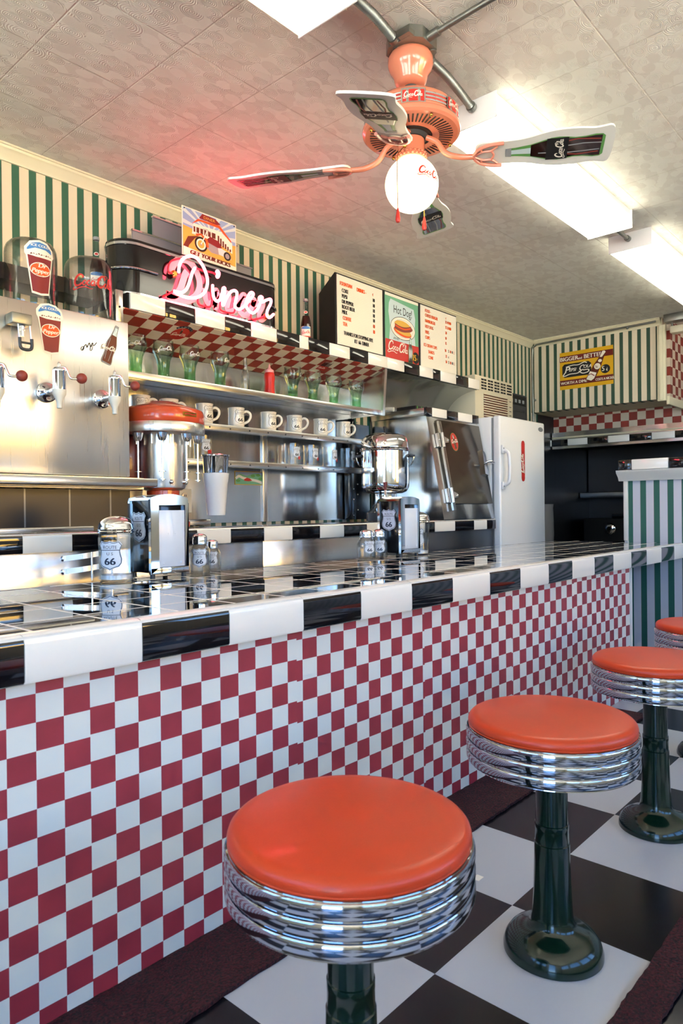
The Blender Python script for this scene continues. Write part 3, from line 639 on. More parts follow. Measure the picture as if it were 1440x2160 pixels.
# ================================================================ drink dispenser
DY = 2.30
dd = thing('drink_dispenser', 'stainless drink dispenser panel with chrome taps and red ball levers', 'drink dispenser', (.8, DY, .985))
MB().box(.15, 1.395, DY, 2.64, 1.03, 1.600, 'steel', .004).build('cabinet', dd)
b = MB().box(.10, 1.452, 2.205, DY-.001, .992, 1.022, 'steelh', .004); b.box(.10, 1.452, 2.301, 2.62, .986, 1.028, 'steelh'); b.build('drip_ledge', dd)
FD = Pl((0, DY-.0003, 0), (1, 0, 0), (0, 0, 1))
class FDp:      # front face, u = world x, v = world z
    step = None
    def __call__(s, u, v, w=0): return Vector((u, DY-.0004-w, v))
FD = FDp()
def cupdecal(b, fr, cx, cz, H, rot=0):
    W = H*.5; c, q = math.cos(rot), math.sin(rot)
    R = lambda a, e: (cx+a*c-e*q, cz+a*q+e*c)
    def P(l, k, w): b.poly([R(a*H, e*H) for a, e in l], fr, k, w)
    P([(-.17, -.5), (0, -.53), (.17, -.5), (.27, .24), (.30, .28), (.27, .42), (.14, .53), (-.02, .56), (-.2, .52), (-.30, .40), (-.30, .28), (-.27, .24)], 'paper', .0004)
    P([(-.25, .38), (-.17, .48), (-.02, .52), (.12, .49), (.23, .40), (.24, .33), (.1, .385), (-.1, .395), (-.25, .34)], 'blue', .0008)
    P([(-.235, .29), (-.1, .335), (.1, .325), (.24, .27), (.12, .245), (-.08, .25)], 'paper', .0008)
    for i in range(9): P([(-.2+.048*i, .26+.02*(i % 2)), (-.17+.048*i, .30-.01*(i % 3)), (-.15+.048*i, .265)], 'brown', .0010)
    P([(-.155, -.46), (0, -.49), (.155, -.46), (.235, .215), (.08, .215), (-.08, .22), (-.24, .25)], 'redd', .0008)
    o = [(.205*math.cos(i*PI/14), -.02+.14*math.sin(i*PI/14)) for i in range(28)]; P(o, 'paper', .0010); P([(a*.92, -.02+(e+.02)*.88) for a, e in o], 'orng', .0012)
    g = lambda s, a, e, h, sx: b.text(s, *R(a*H, e*H), h*H, fr, 'paper', .0014, 'c', sx, .25, .1, rot)
    g('Dr', .03, .02, .085, 1.15); g('Pepper', 0, -.085, .085, 1.0)
    b.text('ICE COLD', *R(0, .425*H), .05*H, fr, 'paper', .0011, 'c', 1.15, 0, .12, rot)
b = MB(); cupdecal(b, FD, 1.100, 1.520, .157, .03); b.build('cup_decal', dd)
b = MB(); bottlepic(b, FD, 1.302, 1.436, .150, 'brown', -.32, edge='gry', txt=False, lab='paper'); script(b, 1.285, 1.492, .055, FD, 'paper', .002, -.25, 1.7); b.build('bottle_decal', dd)
b = MB(); s0 = 1.205
b.ribbon([(p.x, p.y) for p in cat([(1.213, 1.470, 0), (1.222, 1.486, 0), (1.228, 1.492, 0), (1.231, 1.482, 0), (1.240, 1.500, 0), (1.245, 1.486, 0), (1.252, 1.502, 0), (1.256, 1.492, 0), (1.268, 1.506, 0)], 5)], .0022, FD, 'ink'); b.ribbon(ell(1.214, 1.476, .005, .007), .002, FD, 'ink'); b.ribbon(ell(1.247, 1.482, .004, .009), .0018, FD, 'ink'); b.build('signature_mark', dd)
def tap(x, z0=1.243):
    t = thing('beverage_tap', '', 'tap', (x, 2.205, z0), 'chrome taps on the drink dispenser'); o = (0, 0, 0)
    b = MB(); mx = Matrix.Rotation(rad(90), 3, 'X')
    b.lathe([(1e-4, .093), (.030, .0945), (.034, .090), (.033, .084), (.026, .080), (.020, .071), (.013, .066), (.011, .015)], (0, .0, .062), 'chrome', 40, Matrix.Rotation(rad(-90), 3, 'X')); b.build('flange', t, origin=o)
    b = MB(); b.lathe([(1e-4, .054), (.0195, .054), (.0205, .058), (.0205, .118), (.0215, .120), (.0215, .126), (.018, .132), (.006, .134), (.006, .146), (.003, .151), (1e-4, .152)], (0, 0, 0), 'chrome', 32); b.build('valve_body', t, origin=o)
    b = MB(); b.lathe([(1e-4, 0), (.0085, 0), (.0095, .02), (.018, .040), (.0212, .046), (.0212, .060), (1e-4, .060)], (0, 0, 0), 'milky', 28); b.build('nozzle', t, origin=o)
    b = MB(); b.tube(cat([(.0, -.004, .134), (.016, -.010, .133), (.024, -.014, .115), (.030, -.018, .100), (.040, -.02, .0985), (.052, -.02, .100)], 5), .0040, 'chrome', 10); b.build('lever', t, origin=o)
    b = MB(); b.sphere((.066, -.022, .103), .0175, 'knob', 24); b.build('ball_knob', t, origin=o)
    return t
TP = [(.885, 1.225, 'leftmost tap with red ball knob, cut off by the left photo edge'), (1.082, 1.243, 'middle tap with red ball knob on the drink dispenser, under the printed cup'), (1.281, 1.243, 'right tap with red ball knob, nearest the milkshake mixer')]
tp = tap(TP[0][0], TP[0][1]); tp['label'] = TP[0][2]
for x, z, l in TP[1:]: dup(tp, (x, 2.205, z), l)
t = thing('cup_lever', 'steel bracket with black looped lever on the upper left of the drink dispenser', 'lever', (.972, DY, 1.493)); o = (0, 0, 0)
b = MB().box(-.022, .044, -.052, -.001, .015, .050, 'galv', .004); b.lathe([(1e-4, -.02), (.006, -.02), (.006, .0), (.009, .0), (.009, .014)], (.02, -.03, 0), 'chrome', 16); b.build('bracket', t, origin=o)
b = MB(); b.tube([(.0, -.045, .02), (.004, -.047, -.035)], .0025, 'chrome'); b.build('wire_arm', t, origin=o); b = MB(); b.tube([(.038, -.045, .015), (.042, -.047, -.035)], .0025, 'chrome'); b.build('wire_arm', t, origin=o)
b = MB(); b.tube(cat([(.004, -.047, -.028), (.006, -.047, -.055), (.014, -.047, -.064), (.034, -.047, -.064), (.043, -.047, -.055), (.043, -.047, -.028)], 5), .0052, 'dgrey'); b.tube([(.008, -.047, -.043), (.040, -.047, -.043)], .0036, 'dgrey'); b.build('loop_grip', t, origin=o)
# glass jars on top of it
def jar(x, y, z, R, H, label, deco):
    t = thing('glass_jar', label, 'jar', (x, y, z), 'upturned glass jars on the drink dispenser'); b = MB()
    pr = [(R*.98, .001), (R, .01)]+[(R, .01+(H-.05-.01)*i/4) for i in range(1, 5)]+[(R*(.62+.38*math.cos(a)), H-.05+.047*math.sin(a)) for a in (rad(20), rad(40), rad(60), rad(78))]+[(R*.45, H-.001), (1e-3, H)]
    b.lathe(pr, (0, 0, 0), 'glass', 56); b.lathe([(max(1e-3, r-.003), z_ if i < 9 else z_-.003) for i, (r, z_) in enumerate(pr)][::-1], (0, 0, 0), 'glass', 56)
    b.lathe([(R*.98, .001), (R*.98-.003, .001)], (0, 0, 0), 'glass', 56); b.build('jar_body', t, origin=(0, 0, 0)); deco(t, R, H, x, y); return t
def deco1(t, R, H, x, y):
    b = MB(); fr = Cy((0, 0, 0), R+.0006, facing(x, y)+.36, 0); cupdecal(b, fr, 0, H*.53, H*.70); b.build('cup_decal', t, origin=(0, 0, 0))
def deco2(t, R, H, x, y):
    b = MB(); fr = Cy((0, 0, 0), R+.0006, facing(x, y)+.15, 0); script(b, -.068, H*.46, .15, fr, 'red', .0008, 0, 1.25); b.build('script_lettering', t, origin=(0, 0, 0))
jar(1.090, 2.42, 1.6005, .086, .245, 'left glass jar with a printed cup decal on the drink dispenser', deco1)
jar(1.305, 2.42, 1.6005, .086, .238, 'right glass jar with red script lettering on the drink dispenser, beside the neon sign', deco2)
def soda_bottle(x, y, z, H, label, kind):
    t = thing('soda_bottle', label, 'bottle', (x, y, z)); o = (0, 0, 0); R = .135*H
    if kind == 'contour': pr = [(hw*H*.98, (1-tt)*H) for tt, hw in reversed(BOT)]
    else: pr = [(.115*H, .002), (.125*H, .012), (.125*H, .36*H), (.12*H, .42*H), (.085*H, .58*H), (.055*H, .74*H), (.048*H, .92*H), (.055*H, .94*H), (.05*H, .965*H)]
    b = MB()
    if kind == 'clear': glassbody(b, pr, (0, 0, 0), 'glass', 10, .03, 40, .0025); b.build('bottle_body', t, origin=o)
    else:
        fill = [p for p in pr if p[1] <= .72*H]; b.lathe([(1e-4, pr[0][1])]+fill+[(1e-4, fill[-1][1]+.001)], (0, 0, 0), 'brownd', 32)
        top = [p for p in pr if p[1] >= .70*H]; b.lathe(top+[(1e-4, top[-1][1])], (0, 0, 0), 'glass', 32); b.build('bottle_body', t, origin=o)
        b = MB(); zt = pr[-1][1]; b.lathe([(.055*H, zt-.004), (.060*H, zt), (.056*H, zt+.008), (1e-4, zt+.010)], (0, 0, 0), 'gry', 24); b.build('cap', t, origin=o)
        b = MB(); fr = Cy((0, 0, 0), .127*H, facing(x, y), 0); b.rect(-.13*H, .13*H, .05*H, .31*H, fr, 'paper', .0005); b.ell(0, .275*H, .12*H, .035*H, fr, 'blue', .0009); b.rect(-.13*H, .13*H, .05*H, .075*H, fr, 'red', .0009)
        b.text('Puca', 0, .125*H, .09*H, fr, 'red', .0011, 'c', .85, .25, .1) if False else script(b, -.10*H, .135*H, .20*H, fr, 'red', .0011, 0, 1.5)
        b.build('paper_label', t, origin=o); b = MB(); fr = Cy((0, 0, 0), .075*H, facing(x, y), 0); b.ell(0, .66*H, .04*H, .035*H, fr, 'paper', .003); b.ell(0, .66*H, .026*H, .02*H, fr, 'red', .0035); b.build('neck_label', t, origin=o)
    return t
# ================================================================ hutch with shelves
LY = 2.39
hu = thing('shelf_hutch', 'stainless wall hutch with three shelves under a tiled ledge and red checkered lining', 'shelf unit', (2.2, 2.66, 1.1))
LT = [1.46, 1.617, 1.763, 1.92, 2.068, 2.225, 2.374, 2.436, 2.586, 2.742, 2.893, 3.058, 3.216, 3.366, 3.505, 3.585, 3.76, 3.906, 4.045]
LC = [1, 0, 1, 0, 1, 0, 1, 0, 1, 0, 1, 1, 0, 1, 0, 1, 0, 1]
lg = thing('tiled_ledge', 'long wall ledge edged with black and white tiles, carrying the neon sign and menu board', 'ledge', (2.2, 2.66, 1.69))
MB().box(1.455, 4.045, LY+.014, 2.669, 1.690, 1.7465, 'blackm').build('ledge_board', lg)
b = MB()
for i in range(len(LT)-1): b.box(LT[i]+.0005, LT[i+1]-.0005, LY, LY+.0135, 1.686, 1.748, 'wtile' if LC[i] else 'btile', .002)
b.build('edge_tiles', lg)
b = MB().box(1.455, 4.045, LY+.014, 2.669, 1.747, 1.750, 'blackm'); b.build('ledge_top', lg)
b = MB().box(.2, 1.435, 2.54, 2.669, 1.735, 1.795, 'reddk2', .002); tag(b.build('wall_ledge', origin=(.8, 2.6, 1.735)), 'dark brown wall ledge behind the glass jars and the soda bottle', 'ledge')

M['checkh'] = checker('red_checker_slope', 'xy', .061, (1.50, 2.40), '#ddd3bd', '#9a2f22', rough=.4, var=-.1)
b = MB(); b.add([(1.42, 2.404, 1.684), (3.05, 2.404, 1.684), (3.05, 2.655, 1.600), (1.42, 2.655, 1.600), (1.42, 2.404, 1.689), (3.05, 2.404, 1.689), (3.05, 2.660, 1.605), (1.42, 2.660, 1.605)], [(0, 1, 2, 3), (7, 6, 5, 4), (0, 4, 5, 1), (2, 6, 7, 3), (1, 5, 6, 2), (0, 3, 7, 4)], 'checkh'); b.build('checkered_lining', hu)
b = MB(); fr = Pl((3.052, 0, 0), (0, 1, 0), (0, 0, 1)); b.extr([(2.41, 1.684), (2.43, 1.43), (2.66, 1.43), (2.66, 1.684)], fr, 0, .006, 'steelh'); b.build('side_panel', hu)
b = MB(); fr2 = Pl((3.045, 0, 0), (0, 1, 0), (0, 0, 1)); b.extr([(2.392, 1.745), (2.418, 1.425), (2.432, 1.425), (2.406, 1.745)], fr2, 0, .020, 'steelh')
for z in (1.70, 1.56, 1.45): b.sphere((3.055, 2.40+(1.745-z)*.08, z), .0035, 'blackm', 8)
b.build('side_trim', hu)
b = MB().box(1.42, 3.051, 2.6605, 2.667, .845, 1.600, 'steelp'); b.build('back_panel', hu)
b = MB().box(2.36, 2.385, 2.650, 2.660, .845, 1.40, 'steel', .002); b.box(2.392, 2.396, 2.655, 2.660, .845, 1.40, 'steel'); b.build('panel_joint', hu)
def shelf(nm, x0, x1, y0, z, lip, k='steelh', dots=0):
    b = MB().box(x0, x1, y0, 2.655, z-.004, z, k); b.box(x0, x1, y0-.003, y0, z-lip, z+.0, k, .0015); b.box(x0, x1, y0, y0+.02, z-lip, z-lip+.002, k)
    for i in range(dots): b.sphere((x0+.03+(x1-x0-.06)*i/(dots-1), y0-.003, z-lip*.55), .004, 'blackm', 10, (1, .4, 1))
    return b.build(nm, hu)
shelf('upper_shelf', 1.42, 3.050, 2.44, 1.457, .028)
shelf('middle_shelf', 1.42, 2.985, 2.50, 1.292, .030, dots=14)
shelf('lower_shelf', 1.42, 2.985, 2.50, 1.131, .030, dots=14)
b = MB().box(2.985, 3.02, 2.60, 2.655, .845, 1.42, 'black', .002); b.box(3.03, 3.20, 2.645, 2.655, .845, 1.40, 'black')
for z in (.87, .96, 1.02, 1.2, 1.38): b.sphere((3.002, 2.599, z), .004, 'steel', 10); b.sphere((3.09, 2.644, z+.03), .004, 'steel', 10)
b.build('corner_post', hu)
b = MB().box(1.40, 1.418, 2.40, 2.66, 1.43, 1.684, 'steelh'); b.box(1.395, 1.425, 2.385, 2.40, 1.60, 1.745, 'steelh', .002); b.sphere((1.41, 2.384, 1.68), .004, 'blackm', 8); b.build('left_bracket', hu)
# glasses on the upper shelf
SY = 2.505
def bell(label):
    t = thing('soda_glass', label, 'glass', (0, 0, 0), 'green tinted soda glasses on the upper shelf'); H = .158
    b = MB(); pr = [(.024, .001), (.026, .005), (.0245, .012), (.0235, .045), (.027, .075), (.036, .098), (.0425, .115), (.043, .128), (.041, .143), (.0415, H)]
    glassbody(b, pr, (0, 0, 0), 'glassg', 12, .05, 48, .0025); b.build('glass_body', t, origin=(0, 0, 0))
    b = MB(); script(b, -.028, .112, .056, Cy((0, 0, 0), .0435, -2.3, 0), 'white', .0006, 0, 1.2); b.build('script_print', t, origin=(0, 0, 0)); return t
GX = [(287, 'green tinted soda glass at the left end of the upper shelf, against the dispenser edge'), (345, 'green tinted soda glass below the round red sticker, second from the left'), (400, 'green tinted soda glass third from the left on the upper shelf'),
      (464, 'green tinted soda glass just left of the empty clear bottle'), (617, 'green tinted soda glass just right of the red ketchup bottle'), (659, 'green tinted soda glass second to the right of the ketchup bottle'),
      (703, 'green tinted soda glass second from the right end of the upper shelf'), (751, 'green tinted soda glass at the right end of the upper shelf')]
g0 = bell(GX[0][1])
for i, (px, l) in enumerate(GX):
    p = (aty(px, 800, SY).x, SY, 1.4575)
    if i: dup(g0, p, l, rz=i*.4)
    else: g0.location = p
soda_bottle(aty(517, 780, SY).x, SY, 1.4575, .165, 'empty clear ribbed bottle standing on the upper shelf', 'clear')
t = thing('ketchup_bottle', 'red squeeze ketchup bottle with pointed nozzle on the upper shelf', 'squeeze bottle', (aty(568, 790, SY).x, SY, 1.4575)); o = (0, 0, 0)
b = MB(); glassbody(b, [(.024, .001), (.027, .006), (.024, .03), (.023, .06), (.0255, .085), (.025, .102), (.020, .112)], (0, 0, 0), 'cyl', 10, .05, 40, .004); b.build('bottle_body', t, origin=o)
b = MB().lathe([(.0215, .110), (.0225, .112), (.0215, .122), (.012, .128), (.006, .134), (.0025, .152), (1e-4, .153)], (0, 0, 0), 'pink', 28); b.build('nozzle_cap', t, origin=o)
# stickers on the lining
def lin_fr():
    v = Vector((0, 2.655-2.404, 1.600-1.684)).normalized()
    return Pl((0, 2.404, 1.6835), (1, 0, 0), -v)
LF = lin_fr()
class Lining:
    step = None
    def __call__(s, u, v, w=0):
        d = Vector((0, .251, -.084)).normalized(); n = Vector((0, -.084, -.251)).normalized(); return Vector((u, 2.404, 1.684))+d*(-v)+n*w
LF = Lining()
t = thing('round_sticker', 'round red sticker with a blue banner on the checkered lining above the second glass', 'sticker', (1.75, 2.47, 1.66))
b = MB(); b.ell(1.750, -.085, .040, .046, LF, 'red', .001); script(b, 1.717, -.100, .066, LF, 'paper', .0014, 0, 1.5); bottlepic(b, LF, 1.752, -.082, .036, 'brown', .3, .0012, txt=False)
o_ = [(1.75+.052*math.cos(a), -.082+.062*math.sin(a)) for a in [rad(35+11*i) for i in range(11)]]; i_ = [(1.75+.040*math.cos(a), -.082+.048*math.sin(a)) for a in [rad(145-11*i) for i in range(11)]]
b.poly(o_+i_, LF, 'inkblue', .0012)
for i, ch in enumerate('ALWAYS'): a = rad(133-17.5*i); b.text(ch, 1.75+.043*math.cos(a), -.082+.050*math.sin(a), .009, LF, 'pale', .0016, 'c', 1, 0, 0, a-PI/2)
b.build('printed_disc', t)
t = thing('crate_sticker', 'small sticker of a red crate of dark bottles on the checkered lining, right end', 'sticker', (2.62, 2.5, 1.65))
b = MB(); u0 = aty(690, 780, 2.5).x-.03; b.rect(u0-.03, u0+.035, -.135, -.095, LF, 'red', .001)
for i in range(5): b.rect(u0-.027+.012*i, u0-.019+.012*i, -.096, -.062, LF, 'ink', .0012); b.rect(u0-.025+.012*i, u0-.021+.012*i, -.062, -.048, LF, 'gry', .0012)
script(b, u0-.022, -.120, .045, LF, 'paper', .0014, 0, 1.5); b.build('printed_crate', t)
# mugs
def mug(label):
    t = thing('coffee_mug', label, 'mug', (0, 0, 0), 'cream road shield mugs on the middle shelf'); o = (0, 0, 0); R = .040; H = .094
    pr = [(1e-4, .001), (.033, .001), (.0375, .006), (R*.985, .020), (R*.955, .05), (R*.975, H-.008), (R*1.02, H-.002), (R*1.0, H), (R*.93, H-.001), (R*.88, H-.012), (R*.86, .02), (1e-4, .014)]
    b = MB().lathe(pr, (0, 0, 0), 'ceram', 44); b.build('cup', t, origin=o)
    b = MB(); b.tube(cat([(.036, 0, .076), (.052, 0, .080), (.066, 0, .070), (.068, 0, .052), (.058, 0, .034), (.045, 0, .026), (.036, 0, .022)], 6), [.0062]*37, 'ceram', 12); b.build('handle', t, origin=o)
    b = MB(); shield(b, 0, .049, .070, Cy((0, 0, 0), R*.965, -1.15, 0), 'ceram', 'ink', .0012); b.build('road_shield_print', t, origin=o); return t
MX = [(297, 875, -.95, 'cream mug at the left end of the middle shelf, above the mixer cap'), (357, 880, -.75, 'cream mug half hidden behind the orange mixer cap, second from the left'), (431, 890, -.55, 'cream mug just right of the orange mixer cap'),
      (498, 896, -.7, 'fourth cream mug from the left on the middle shelf'), (566, 902, -.6, 'fifth cream mug from the left, its shield turned towards the handle'), (621, 908, -1.0, 'third cream mug from the right on the middle shelf'),
      (676, 914, -1.05, 'second cream mug from the right on the middle shelf'), (724, 919, -.65, 'cream mug at the right end of the middle shelf')]
m0 = mug(MX[0][3])
for i, (px, py, r, l) in enumerate(MX):
    p = (aty(px, py, 2.565).x, 2.565, 1.2925); rz = r+.15
    if i: dup(m0, p, l, rz)
    else: m0.location = p; m0.rotation_euler = (0, 0, rz)
# printed tumblers on the lower shelf
def tumbler(label):
    t = thing('printed_tumbler', label, 'glass', (0, 0, 0), 'clear tumblers with road shields on the lower shelf'); o = (0, 0, 0)
    b = MB(); glassbody(b, [(.037, .001), (.039, .006), (.040, .06), (.041, .112)], (0, 0, 0), 'glass', 0, 0, 40, .003); b.build('glass_body', t, origin=o)
    b = MB(); shield(b, 0, .066, .060, Cy((0, 0, 0), .0405, -1.75, 0), 'bluish', 'ink', .001, red=True); b.build('road_shield_print', t, origin=o); return t
UX = [(427, 'lone clear tumbler behind the steel milkshake cup on the lower shelf'), (616, 'leftmost of the four clear tumblers at the right of the lower shelf'), (655, 'second of the four clear tumblers at the right of the lower shelf'), (695, 'third of the four clear tumblers at the right of the lower shelf'), (733, 'rightmost clear tumbler, beside the black corner post')]
u0_ = tumbler(UX[0][1])
for i, (px, l) in enumerate(UX):
    p = (aty(px, 980, 2.575).x, 2.575, 1.1315)
    if i: dup(u0_, p, l, rz=.1*i)
    else: u0_.location = p
class Back:
    step = None
    def __call__(s, u, v, w=0): return Vector((u, 2.6598-w, v))
BK = Back()
t = thing('car_postcard', 'small colourful card of a red car on a road, stuck on the steel back panel', 'card', (2.28, 2.66, 1.065))
b = MB(); b.rect(2.185, 2.376, 1.030, 1.097, BK, 'yellow', .001); b.rect(2.188, 2.373, 1.033, 1.094, BK, 'mint', .0014); b.poly([(2.188, 1.072), (2.22, 1.085), (2.26, 1.075), (2.31, 1.088), (2.373, 1.078), (2.373, 1.094), (2.188, 1.094)], BK, 'sky', .0018)
b.ribbon([(p.x, p.y) for p in cat([(2.19, 1.060, 0), (2.21, 1.072, 0), (2.235, 1.064, 0), (2.27, 1.058, 0), (2.33, 1.050, 0), (2.373, 1.036, 0)], 5)], .013, BK, 'paper', .0022); b.poly([(2.24, 1.056), (2.26, 1.066), (2.28, 1.062), (2.295, 1.052), (2.27, 1.048), (2.245, 1.050)], BK, 'red', .0026)
for u, v in ((2.205, 1.05), (2.30, 1.075), (2.35, 1.062), (2.335, 1.08)): b.ell(u, v, .014, .007, BK, 'grn', .002)
b.build('printed_face', t)
t = thing('wall_outlet', 'white double wall outlet behind the foam cup at the foot of the steel back panel', 'outlet', (1.86, 2.66, .94)); b = MB().box(1.845, 1.925, 2.652, 2.6600, .895, 1.005, 'whitep', .003); b.build('cover_plate', t)
for zz in (.925, .972): b = MB().lathe([(1e-4, 0), (.017, 0), (.017, .003), (.014, .004), (1e-4, .004)], (1.885, 2.651, zz), 'ceram', 20, Matrix.Rotation(rad(90), 3, 'X')); b.box(1.879, 1.881, 2.645, 2.647, zz-.004, zz+.006, 'ink'); b.box(1.888, 1.890, 2.645, 2.647, zz-.004, zz+.006, 'ink'); b.build('socket', t)
# ================================================================ milkshake mixer
mxx, mxy = 1.600, 2.395
t = thing('milkshake_mixer', 'five-spindle milkshake mixer with round orange cap on the back counter', 'mixer', (mxx, mxy, BC)); o = (0, 0, 0)
z = lambda v: v-BC
b = MB().lathe([(.1625, z(1.247)), (.1655, z(1.252)), (.1655, z(1.285)), (.160, z(1.300)), (.135, z(1.312)), (.10, z(1.320)), (.05, z(1.338)), (1e-4, z(1.342))], (0, 0, 0), 'orangem', 72); b.build('cap', t, origin=o)
b = MB().lathe([(1e-4, z(1.205)), (.155, z(1.203)), (.164, z(1.208)), (.1665, z(1.215)), (.1665, z(1.243)), (.164, z(1.247)), (1e-4, z(1.247))], (0, 0, 0), 'steel', 72); b.build('rim_band', t, origin=o)
b = MB(); fr = Cy((0, 0, 0), .166, facing(mxx, mxy)+.68, 0); b.rect(-.034, .034, z(1.268), z(1.284), fr, 'brass', .0012); b.ribbon([(-.026, z(1.276)), (-.01, z(1.278)), (.01, z(1.275)), (.026, z(1.277))], .004, fr, 'red', .0018); b.build('nameplate', t, origin=o)
b = MB().lathe([(1e-4, z(.985)), (.074, z(.987)), (.086, z(.995)), (.0895, z(1.01)), (.0895, z(1.204))], (0, 0, 0), 'steel', 56); b.build('motor_body', t, origin=o)
for k in range(5):
    a = facing(mxx, mxy)-1.45+k*.72; cx, cy = .138*math.cos(a), .138*math.sin(a)
    b = MB().lathe([(.004, z(1.172)), (.012, z(1.174)), (.017, z(1.184)), (.019, z(1.196)), (.021, z(1.204))], (cx, cy, 0), 'chrome', 20); b.tube([(cx, cy, z(1.18)), (cx, cy, z(1.02))], .0042, 'chrome'); b.build('spindle', t, origin=o)
    for zz in (1.022, 1.052): b = MB().lathe([(1e-4, z(zz)), (.014, z(zz+.002)), (.014, z(zz+.004)), (1e-4, z(zz+.003))], (cx, cy, 0), 'chrome', 14); b.build('agitator', t, origin=o)
    a2 = a+.36; b = MB(); b.tube([(.112*math.cos(a2), .112*math.sin(a2), z(1.204)), (.112*math.cos(a2), .112*math.sin(a2), z(1.165))], .0045, 'chrome'); b.build('cup_switch', t, origin=o)
    b = MB().sphere((.092*math.cos(a2), .092*math.sin(a2), z(1.018)), .0095, 'chrome', 16); b.build('cup_rest', t, origin=o)
b = MB().box(-.165, -.065, .03, .11, z(.985), z(1.204), 'reddk', .01); b.build('rear_housing', t, origin=o)
b = MB().lathe([(1e-4, z(.8395)), (.105, z(.8395)), (.105, z(.86)), (.075, z(.875)), (.064, z(.90)), (.064, z(.985)), (1e-4, z(.985))], (0, 0, 0), 'orangem', 48); b.box(.02, .20, -.05, .05, z(.8395), z(.868), 'steelh', .006); b.build('base', t, origin=o)
cx, cy = 1.790, 2.300
t = thing('milkshake_cup', 'steel milkshake cup with a white foam cup pushed over it, right of the mixer', 'cup', (cx, cy, .884)); 
b = MB(); glassbody(b, [(.044, .10), (.0535, .242), (.0565, .246)], (0, 0, 0), 'chrome', 0, 0, 48, .0015); b.lathe([(.0545, .240), (.058, .243), (.0585, .247), (.056, .249)], (0, 0, 0), 'chrome', 48); b.build('steel_cup', t, origin=(0, 0, 0))
b = MB().lathe([(1e-4, .0), (.036, .0), (.037, .004), (.0485, .135), (.050, .137), (.0535, .168), (.0545, .172), (.052, .173)], (0, 0, 0), 'white', 48); b.build('foam_cup', t, origin=(0, 0, 0))
# ================================================================ coffee urn
ux, uy = 2.965, 2.34
t = thing('coffee_urn', 'polished steel coffee urn with looped side handles in front of the steamer cabinet', 'urn', (ux, uy, BC)); z = lambda v: v-BC
b = MB().lathe([(1e-4, z(.985)), (.095, z(.987)), (.118, z(1.0)), (.128, z(1.022)), (.1295, z(1.04)), (.1295, z(1.213))], (0, 0, 0), 'chrome', 72); b.build('body', t, origin=o)
b = MB().lathe([(.129, z(1.211)), (.136, z(1.213)), (.137, z(1.217)), (.134, z(1.221)), (.136, z(1.226)), (.130, z(1.230)), (.129, z(1.255)), (.122, z(1.282)), (.105, z(1.298)), (.06, z(1.312)), (.02, z(1.316)), (1e-4, z(1.316))], (0, 0, 0), 'chrome', 72); b.build('lid', t, origin=o)
b = MB().lathe([(.006, z(1.315)), (.0055, z(1.325)), (.0095, z(1.347)), (.008, z(1.350)), (1e-4, z(1.350))], (0, 0, 0), 'blackm', 20); b.build('lid_knob', t, origin=o)
b = MB().lathe([(.060, z(.985)), (.058, z(.965)), (.062, z(.93)), (.078, z(.905)), (.100, z(.890)), (.104, z(.884))], (0, 0, 0), 'chrome', 56); b.build('pedestal', t, origin=o)
b = MB().lathe([(.104, z(.884)), (.106, z(.880)), (.104, z(.8395)), (1e-4, z(.8395))], (0, 0, 0), 'dgrey', 56); b.build('base', t, origin=o)
fa = facing(ux, uy)
for s in (-1, 1):
    a = fa+s*PI/2; c, q = math.cos(a), math.sin(a); b = MB(); rr = lambda r, tt, zz: (r*c-tt*q, r*q+tt*c, z(zz))
    b.tube([rr(.128, -.022, 1.192), rr(.155, -.022, 1.188), rr(.155, .022, 1.188), rr(.128, .022, 1.192)], .007, 'dgrey', 8); b.tube(cat([rr(.155, -.020, 1.188), rr(.150, -.018, 1.16), rr(.138, 0, 1.138), rr(.150, .018, 1.16), rr(.155, .020, 1.188)], 5), .0035, 'chrome', 8); b.build('handle', t, origin=o)
c, q = math.cos(fa), math.sin(fa); b = MB(); b.tube([(.10*c, .10*q, z(.998)), (.165*c, .165*q, z(.994)), (.168*c, .168*q, z(.975))], .008, 'chrome'); b.build('spout', t, origin=o)
b = MB().lathe([(.006, z(1.0)), (.006, z(1.01)), (.0115, z(1.04)), (.0115, z(1.043)), (1e-4, z(1.043))], (.155*c, .155*q, 0), 'reddk', 12); b.build('tap_lever', t, origin=o)
# ================================================================ steamer cabinet
X0, X1 = 3.225, 3.775
sc_ = thing('steamer_cabinet', 'slant-fronted stainless food cabinet with a latched door between urn and fridge', 'cabinet', (3.5, 2.4, BC))
b = MB(); fr = Pl((X0, 0, 0), (0, 1, 0), (0, 0, 1)); b.extr([(2.137, BC+.002), (2.25, 1.425), (2.640, 1.425), (2.640, BC+.002)], fr, 0, X1-X0, 'steelp'); b.build('cabinet_body', sc_)
b = MB().box(X0-.004, X1+.004, 2.262, 2.645, 1.426, 1.470, 'steelh', .002); b.build('top', sc_)
b = MB(); xs = [X0-.004, 3.275, 3.425, 3.545, 3.705, X1+.004]
for i in range(5): b.box(xs[i]+.0005, xs[i+1]-.0005, 2.242, 2.2615, 1.424, 1.474, ['btile', 'wtile'][i % 2], .002)
b.build('edge_tiles', sc_)
DO = Vector((X0, 2.137, BC+.002)); DV = Vector((0, .113, 1.425-BC-.002)); FR = Pl(DO+Vector((0, -.0005, 0)), (1, 0, 0), DV); L = DV.length
M['steeldoor'] = steel('smoky_steel_door', '#6f6a62', .12, (3, 3, 3), .8, .1)
b = MB(); b.extr([(.095, .09), (.54, .09), (.54, L-.02), (.085, L-.02)], FR, 0, .012, 'steeldoor'); b.build('door', sc_); dr = sc_.children[-1]
